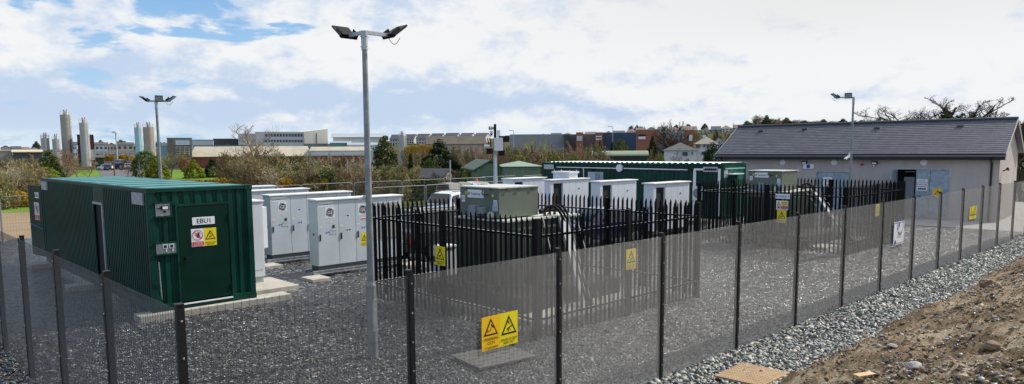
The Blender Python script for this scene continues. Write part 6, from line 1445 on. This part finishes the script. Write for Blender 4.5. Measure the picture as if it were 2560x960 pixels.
LFO = mat('leaf_olive', (.18, .19, .05), .85, objrand=.25, spec=.15); LFG = mat('leaf_green', (.045, .085, .02), .85, objrand=.2, spec=.15); LFD = mat('leaf_dark', (.016, .034, .012), .85, objrand=.2, spec=.15); LFY = mat('gorse_flower', (.72, .42, .01), .8, spec=.1); LFGY = mat('leaf_golden', (.26, .27, .02), .85, spec=.15); LFBR = mat('leaf_brownish', (.24, .175, .085), .9, objrand=.3, spec=.1); LFLM = mat('leaf_lime', (.22, .30, .03), .85, spec=.15)
def fol_pts(seed, n, prof, rad, H, clumps=40, cs=.22):
    """points clumped inside a body of revolution; prof(t) radius factor at height t"""
    g = np.random.default_rng(seed); C_ = []
    while len(C_) < clumps:
        t = g.uniform(0, 1); r_ = prof(t)*rad
        if g.uniform() > prof(t)+.15: continue
        a = g.uniform(0, 6.28); q = r_*g.uniform(.45, 1.0)**.5; C_.append((q*math.cos(a), q*math.sin(a), H*t))
    C_ = np.array(C_); k = g.integers(0, clumps, n); d = g.normal(0, 1, (n, 3)); d /= np.linalg.norm(d, axis=1)[:, None]; rr = cs*rad*g.uniform(.5, 1.25, clumps)
    P = C_[k]+d*(rr[k]*g.uniform(.75, 1.05, n))[:, None]; P[:, 2] = np.maximum(P[:, 2], .02)
    return P, d
TM = {}
def V_big(k, tw, thin=1.0):
    def f():
        a, b = grow(500+k, 8, .22, spread=(.62, .6)[k % 2], n0=9, lv=5 if k % 2 == 0 else 4, kids_=5 if k % 2 else 4, thick=.55*thin, upb=(.6, .7)[k % 2], multi=(4, 1)[k % 2], first=.22); return tubes_mesh('trunk', a, BARK if tw is not TWP else TWP), tubes_mesh('crown', b, tw)
    return var(('big', k, tw.name), f)
def var(key, fn):
    if key not in TM: TM[key] = fn()
    return TM[key]
def V_bare(k, tw): 
    def f():
        a, b = grow(100+k, 1.0*8, .16, spread=(.5, .75, .42, .9)[k % 4], n0=(8, 9, 10, 8)[k % 4], lv=4, kids_=5, thick=1.3, upb=(.5, .2, .8, .1)[k % 4]); return tubes_mesh('trunk', a, BARK), tubes_mesh('crown', b, tw)
    return var(('bare', k % 4, tw.name), f)
def V_scrub(k, tw):
    def f():
        a, b = grow(200+k, 5, .07, spread=.5, n0=7, lv=3, kids_=6, multi=6, thick=1.5, first=.12); P, d = fol_pts(k, 2600, lambda t: .35+.65*math.sin(min(1, t*1.15)*2.6+.3), 2.3, 4.6, 46, .3); me = leaves('crown', P, d, .17, [tw, LFBR, LFO, LFG], [(.45, .25, .2, .1), (.35, .2, .3, .15), (.6, .3, .07, .03)][k % 3], k)
        return tubes_mesh('stems', a+b, tw), me
    return var(('scrub', k % 6, tw.name), f)
def V_ever(k, mats, w, shape):
    def f():
        pr = {'cone': lambda t: max(.03, (1-t))**.8, 'dome': lambda t: math.sqrt(max(.03, 1-(t*1.02-.25)**2*1.6)) if t < .99 else .1, 'broad': lambda t: max(.05, math.sin(min(1, (1-t)*1.25)*1.57)), 'ball': lambda t: math.sqrt(max(.02, 1-(2*t-1)**2))}[shape]
        P, d = fol_pts(300+k, 15000, pr, 2.6, 8*.97, 230, .2); P[:, 2] += .2; return tubes_mesh('trunk', [(np.array([0, 0, 0.]), np.array([0, 0, 7.]), .2, .05)], BARK), leaves('crown', P, d, .17, mats, w, k)
    return var(('ever', k, shape), f)
_ext = {}
def ext_of(V):
    k = V[1].name
    if k not in _ext:
        a = np.empty(len(V[1].vertices)*3); V[1].vertices.foreach_get('co', a); a = a.reshape(-1, 3); lo, hi = np.percentile(a, 2, 0), np.percentile(a, 98, 0); _ext[k] = ((hi[0]-lo[0]+hi[1]-lo[1])/2, float(a[:, 2].max()))
    return _ext[k]
def plant(name, label, cat, px, yt, D, V, h0, wpx=None, w0=None, group=None, sink=.1, yb=None, rz=None, parts=('trunk', 'crown')):
    w0, h0 = ext_of(V)
    p = FAR(px, yt, D); g = gz(p.x, p.y)-sink; H = p.z-g; s = H/h0
    t = thing(name, label, cat, (p.x, p.y, g), rnd.uniform(0, 6.28) if rz is None else rz, group)
    sx = s if wpx is None else (wpx/F*D*1.0)/w0
    sx *= rnd.uniform(.92, 1.08); t.scale = (sx, sx*rnd.uniform(.9, 1.1), s)
    for nm2, me in zip(parts, V):
        obj(nm2, me, t)
    return t
rnd.seed(21)
# --- named trees
E_cone = V_ever(1, [LFD, LFG], [.7, .3], 'cone'); E_dome = V_ever(2, [LFD, LFG], [.75, .25], 'broad'); E_grn = V_ever(3, [LFG, LFO], [.7, .3], 'ball'); E_gold = V_ever(4, [LFGY, LFG], [.75, .25], 'broad'); E_mix = V_ever(5, [LFG, LFO, LFD], [.4, .3, .3], 'cone'); E_lime = V_ever(6, [LFLM, LFO], [.6, .4], 'ball'); E_ivy = V_ever(7, [LFD, LFG], [.6, .4], 'ball'); E_spiky = V_ever(8, [LFD, LFBR, LFG], [.4, .25, .35], 'cone')
W0 = 5.6
def ev(label, px, yt, D, V, wpx, name='evergreen_tree', cat='tree', **k): return plant(name, label, cat, px, yt, D, V, 8.2, wpx, W0, **k)
ev('spiky conifer with drooping tiers right of the near lamp column', 960, 338, 92, E_spiky, 96)
ev('big dark cypress spreading behind the stone cottage roof', 1097, 346, 96, E_dome, 132)
ev('slim dark conifer between the spiky conifer and the cypress', 1026, 380, 94, E_cone, 30)
ev('rounded mid green evergreen in front of the big cypress', 1078, 394, 84, E_grn, 52)
ev('dark green conifer in front of the short silos', 118, 374, 118, E_mix, 62)
ev('second dark conifer overlapping the lower right of the first', 134, 388, 112, E_mix, 40)
ev('soft green pine behind the lamp column, left of the golden cypress', 362, 374, 135, V_ever(9, [LFG, LFO], [.6, .4], 'dome'), 52)
ev('golden cypress behind the lamp column', 392, 388, 126, E_gold, 50)
ev('rounded golden-green cypress on the lawn in front of the factory', 482, 398, 138, E_gold, 44)
ev('dark windswept evergreen on the lawn right of the golden cypress', 530, 396, 142, E_cone, 44)
ev('dark green bush in front of the cream factory roof', 700, 390, 100, E_grn, 26)
ev('dark conifer in front of the second orange brick entrance', 1500, 347, 165, E_dome, 28)
ev('dark conifer in front of the left of the blue shed', 1530, 350, 168, E_cone, 24)
ev('broad green evergreen in front of the blue shed', 1552, 346, 166, E_grn, 34)
ev('tall dark cypress in front of the large orange brick block', 1632, 334, 150, E_dome, 36)
ev('dense dark evergreen hedge tree against the left end of the plant building', 1790, 352, 74, V_ever(10, [LFD, LFG], [.8, .2], 'dome'), 62)
ev('dark ivy-clad bush right of the white house', 1768, 372, 76, V_ever(10, [LFD, LFG], [.8, .2], 'dome'), 24)
ev('lime green bush left of the white house', 1655, 385, 120, E_lime, 16, name='bush', cat='bush')
ev('lime green bush at the foot of the dark conifers behind the EBU1 container', 112, 416, 96, E_lime, 50, name='bush', cat='bush')
ev('bright green bush left of the green barn', 1166, 425, 74, E_lime, 30, name='bush', cat='bush')
ev('pale green shrub above the paddock', 1160, 398, 130, E_lime, 42, name='bush', cat='bush')
for lb, px, yt, D, w in (('low olive bush under the ivy-clad tree, left side', 1298, 385, 95, 40), ('low olive bush right of the ivy-clad tree', 1385, 384, 95, 44), ('low olive bush behind the long green container', 1430, 383, 96, 46)): ev(lb, px, yt, D, V_ever(11, [LFO, LFLM, LFBR], [.5, .2, .3], 'ball'), w, name='bush', cat='bush')
plant('bare_tree', 'tall bare pale-limbed tree standing above the cream factory roof', 'tree', 632, 306, 118, V_big(1, TWP), 8, 110, 5.5)
plant('bare_tree', 'large bare round-headed tree in front of the grey retail shed', 'tree', 1677, 296, 170, V_big(0, TWD), 8, 90, 6.5)
plant('bare_tree', 'bare fan-shaped tree with an ivy-clad trunk behind the green barn', 'tree', 1332, 336, 105, V_big(0, TWG), 8, 110, 6.0)
ev('dark ivy column on the trunk of the fan-shaped bare tree', 1332, 374, 104, E_ivy, 20, name='ivy', cat='ivy')
plant('bare_tree', 'bare reddish tree in front of the tallest silo', 'tree', 161, 366, 160, V_bare(1, TWR), 8, 44, 6)
plant('bare_tree', 'bare brown tree in front of the slim silo', 'tree', 192, 378, 158, V_bare(3, TWB), 8, 46, 6)
plant('bare_tree', 'small dark-trunked tree on the lawn left of the road', 'tree', 165, 395, 146, V_bare(1, TWR), 8, 30, 6)
plant('bare_tree', 'small bare tree on the lawn beside the road bend', 'tree', 213, 390, 142, V_bare(3, TWB), 8, 34, 6)
plant('bare_tree', 'small leaning pinkish tree right of the road', 'tree', 318, 396, 140, V_bare(1, TWR), 8, 30, 6)
plant('bare_tree', 'bare vase-shaped tree in front of the brown office block', 'tree', 424, 376, 150, V_bare(2, TWG), 8, 48, 5)
ev('orange-brown leafy shrub in front of the office block', 461, 386, 190, V_ever(12, [mat('leaf_rust', (.38, .16, .06), .9), LFBR], [.7, .3], 'ball'), 26, name='bush', cat='bush')
plant('bare_tree', 'pale bare tree at the far left edge above the gorse', 'tree', 14, 398, 70, V_bare(2, TWP), 8, 70, 5)
plant('bare_tree', 'small bare lawn tree in front of the dark windswept evergreen', 'tree', 547, 408, 125, V_bare(1, TWG), 8, 40, 6)
# behind the plant building
for (lb, px, yt, D, w, tw, k) in (('large spreading bare tree rising behind the plant building roof', 2360, 234, 88, 260, TWD, 1), ('bare tree left of the largest one behind the plant building roof', 2275, 268, 90, 110, TWD, 3), ('low bare tree behind the middle of the plant building roof', 2200, 266, 84, 90, TWD, 1), ('bare tree at the right end behind the plant building roof', 2450, 250, 90, 150, TWD, 3), ('bare tree beyond the gable of the plant building', 2560, 262, 80, 120, TWD, 3)):
    plant('bare_tree', lb, 'tree', px, yt, D, V_big(k-1 if k < 2 else 2, tw, .8), 8, w, 6)
for lb, px, yt, w in (('ivy mass on the largest bare tree behind the roof', 2368, 262, 36), ('wide ivy mass low on the bare trees behind the roof', 2400, 282, 90), ('ivy mass on the right-hand bare tree behind the roof', 2440, 280, 60)): ev(lb, px, yt, 87, E_ivy, w, name='ivy', cat='ivy')
# hilltop trees
for i in range(26):
    px = 1868+i*16+rnd.uniform(-4, 4); yt = 300+rnd.uniform(-7, 6)-(8 if i in (2, 3) else 0)
    plant('hilltop_tree', 'small brown tree in the far line along the hilltop behind the plant building', 'tree', px, yt, 560, V_scrub(i, TWB) if i % 3 else E_mix, 5 if i % 3 else 8.2, 26, 4.6 if i % 3 else W0, group='trees along the hilltop')
for i, px in enumerate((1578, 1592, 1604, 1762, 1720, 1690, 300, 312, 326, 345, 395, 410, 600, 90, 240, 252)):
    yt = {0: 314, 1: 312, 2: 314, 3: 308, 4: 309, 5: 311}.get(i, 349 + (i % 3)*3)
    plant('skyline_tree', 'small dark tree among the skyline houses', 'tree', px, yt, 500, E_mix if i % 2 else V_scrub(i, TWD), 8.2 if i % 2 else 5, 16, W0 if i % 2 else 4.6, group='trees among the skyline houses')
# belts of bare scrub: (px range, top y range, D range, count, twig mats, label)
belts = [
 (-40, 92, 400, 432, 62, 84, 15, (TWG, TWB, TWG), 'tangled olive-brown scrub at the left edge behind the gorse', 38),
 (10, 90, 388, 402, 90, 130, 8, (TWG, TWB), 'scrub below the tan-roofed shed at the left', 40),
 (560, 760, 372, 400, 84, 110, 22, (TWG, TWB, TWG, TWD), 'bare scrub in front of the long cream factory roof', 44),
 (600, 930, 392, 424, 72, 92, 24, (TWB, TWG, TWP), 'low brown scrub between the factory and the temporary fence', 46),
 (760, 920, 380, 400, 95, 125, 12, (TWB, TWP), 'bare scrub in front of the brick factory wing', 36),
 (900, 1060, 404, 434, 62, 80, 16, (TWG, TWB), 'brown scrub at the foot of the conifers right of the near lamp column', 50),
 (990, 1080, 366, 380, 120, 150, 8, (TWB, TWR), 'brown scrub below the lone silo', 34),
 (1120, 1260, 356, 392, 95, 130, 24, (TWB, TWG, TWR, TWP), 'bare brown trees left of the camera mast', 40),
 (1240, 1500, 354, 388, 95, 135, 32, (TWB, TWG, TWR), 'bare scrub between the green barn and the retail park', 48),
 (1480, 1680, 362, 398, 118, 150, 20, (TWB, TWR, TWG), 'brown scrub around the arched shed', 34),
 (1640, 1790, 392, 404, 84, 100, 12, (TWR, TWG), 'low scrub in front of the white house', 34),
 (1735, 1850, 322, 352, 300, 400, 14, (TWB, TWG, TWD), 'brown trees among the houses on the hill left of the plant building', 60),
 (540, 900, 362, 372, 240, 300, 12, (TWB, TWG), 'brown trees behind the factory roof', 60),
 (1100, 1200, 416, 436, 72, 78, 6, (TWD, TWR), 'dark undergrowth between the cottage and the barn', 34)]
for (xa, xb, ya, yb, da, db, n, tws, lb, wp) in belts:
    for i in range(n):
        px = xa+(xb-xa)*(i+rnd.uniform(0, 1))/n; D = rnd.uniform(da, db); yt = ya+(yb-ya)*rnd.uniform(0, 1); tw = tws[rnd.randrange(len(tws))]
        bare = rnd.random() < .35
        plant('bare_tree' if bare else 'scrub_bush', lb, 'tree' if bare else 'bush', px, yt-(6 if bare else 0), D, V_bare(rnd.randrange(4), tw) if bare else V_scrub(rnd.randrange(6), tw), 8 if bare else 5, wp*rnd.uniform(.8, 1.3)*90/D, 5.8 if bare else 4.6, group=lb, parts=('trunk', 'crown') if bare else ('stems', 'crown'))
# gorse
GOR = V_ever(20, [LFY, LFG, LFBR], [.55, .3, .15], 'ball')
for i in range(9): ev('yellow flowering gorse bush along the far edge of the dirt field', -20+i*13, 478+rnd.uniform(-5, 8), 66, GOR, 24, name='gorse_bush', cat='bush', group='gorse along the dirt field')
for i in range(20): ev('yellow flowering gorse bush in the strip behind the EBU1 container roof and the cabinets', 470+i*18, 442+rnd.uniform(-4, 8)+(i > 12)*4, 74, GOR if i % 3 else V_ever(21, [LFBR, LFY, LFO], [.5, .2, .3], 'ball'), 22, name='gorse_bush', cat='bush', group='gorse behind the container')
for i in range(8): ev('orange-yellow gorse on the slope under the lone silo', 1015+i*9, 360+rnd.uniform(-2, 5), 265, GOR, 14, name='gorse_bush', cat='bush', group='gorse under the lone silo')
for i in range(9): ev('gorse bush on the bank under the conveyor gantry', 238+i*11, 386+rnd.uniform(-2, 3), 330, GOR, 16, name='gorse_bush', cat='bush', group='gorse under the conveyor')
# clipped hedges
def hedge(lb, x0, x1, yt, D, h):
    a, w, ang = frame_at(x0, x1, D); p = FAR((x0+x1)/2, yt, D); g = gz(a.x, a.y); H = p.z-g; t = thing('hedge', lb, 'hedge', (a.x, a.y, g), ang); gg = np.random.default_rng(int(x0)); n = 5000
    P = np.c_[gg.uniform(0, w, n), gg.uniform(0, 2.2, n), H*gg.uniform(0, 1, n)**.5+gg.normal(0, .05, n)]; k = gg.uniform(0, 1, n) < .35; P[k, 2] = H+gg.normal(0, .07, k.sum()); k2 = (~k) & (gg.uniform(0, 1, n) < .6); P[k2, 1] = gg.normal(0, .06, k2.sum()); N_ = np.zeros((n, 3)); N_[:, 2] = 1; N_[k2] = (0, -1, 0)
    obj('foliage', leaves('foliage', P, N_, .22, [LFG, LFO, LFD], [.5, .3, .2], 3), t); part('stems', MB().box(.1, w-.1, .3, 1.9, 0, H-.15), LFD, t)
hedge('clipped green hedge in front of the stone cottage', 1010, 1112, 455, 66, 1.5); hedge('dark trimmed hedge behind the temporary fence left of the near lamp column', 765, 838, 440, 74, 1.5)
# rough grass tufts on the near paddock and bank
def tufts(name, lb, region, n, h, mats_, w, seed):
    g = np.random.default_rng(seed); P = region(g, n); d = np.zeros((n, 3)); V = []; a = g.uniform(0, 6.28, n); l = g.uniform(.4, 1, n)*h; 
    b0 = P.copy(); b0[:, 0] -= np.cos(a)*.04; b0[:, 1] -= np.sin(a)*.04; b1 = P.copy(); b1[:, 0] += np.cos(a)*.04; b1[:, 1] += np.sin(a)*.04; tp = P.copy(); tp[:, 0] += g.normal(0, .12, n); tp[:, 1] += g.normal(0, .12, n); tp[:, 2] += l
    V = np.stack([b0, b1, tp], 1).reshape(-1, 3); me = bpy.data.meshes.new(name); me.vertices.add(n*3); me.vertices.foreach_set('co', V.reshape(-1)); me.loops.add(n*3); me.loops.foreach_set('vertex_index', np.arange(n*3, dtype=np.int32)); me.polygons.add(n); me.polygons.foreach_set('loop_start', np.arange(n, dtype=np.int32)*3)
    for m_ in mats_: me.materials.append(m_)
    me.polygons.foreach_set('material_index', g.choice(len(mats_), n, p=w).astype(np.int32)); me.update(calc_edges=True); tag(obj(name, me), lb, 'grass', kind='stuff')
def reg_pad(g, n):
    o = []
    while len(o) < n:
        px = g.uniform(620, 1240); D = g.uniform(46, 72); p = FAR(px, 400, D); o.append((p.x, p.y, gz(p.x, p.y)))
    return np.array(o)
tufts('meadow_grass', 'rough yellow-green grass on the paddock behind the temporary fence', reg_pad, 16000, .38, [mat('blade_yellow', (.30, .28, .09), .9), mat('blade_green', (.12, .18, .04), .9), mat('blade_brown', (.17, .13, .07), .9)], [.35, .35, .3], 31)
#BGEND
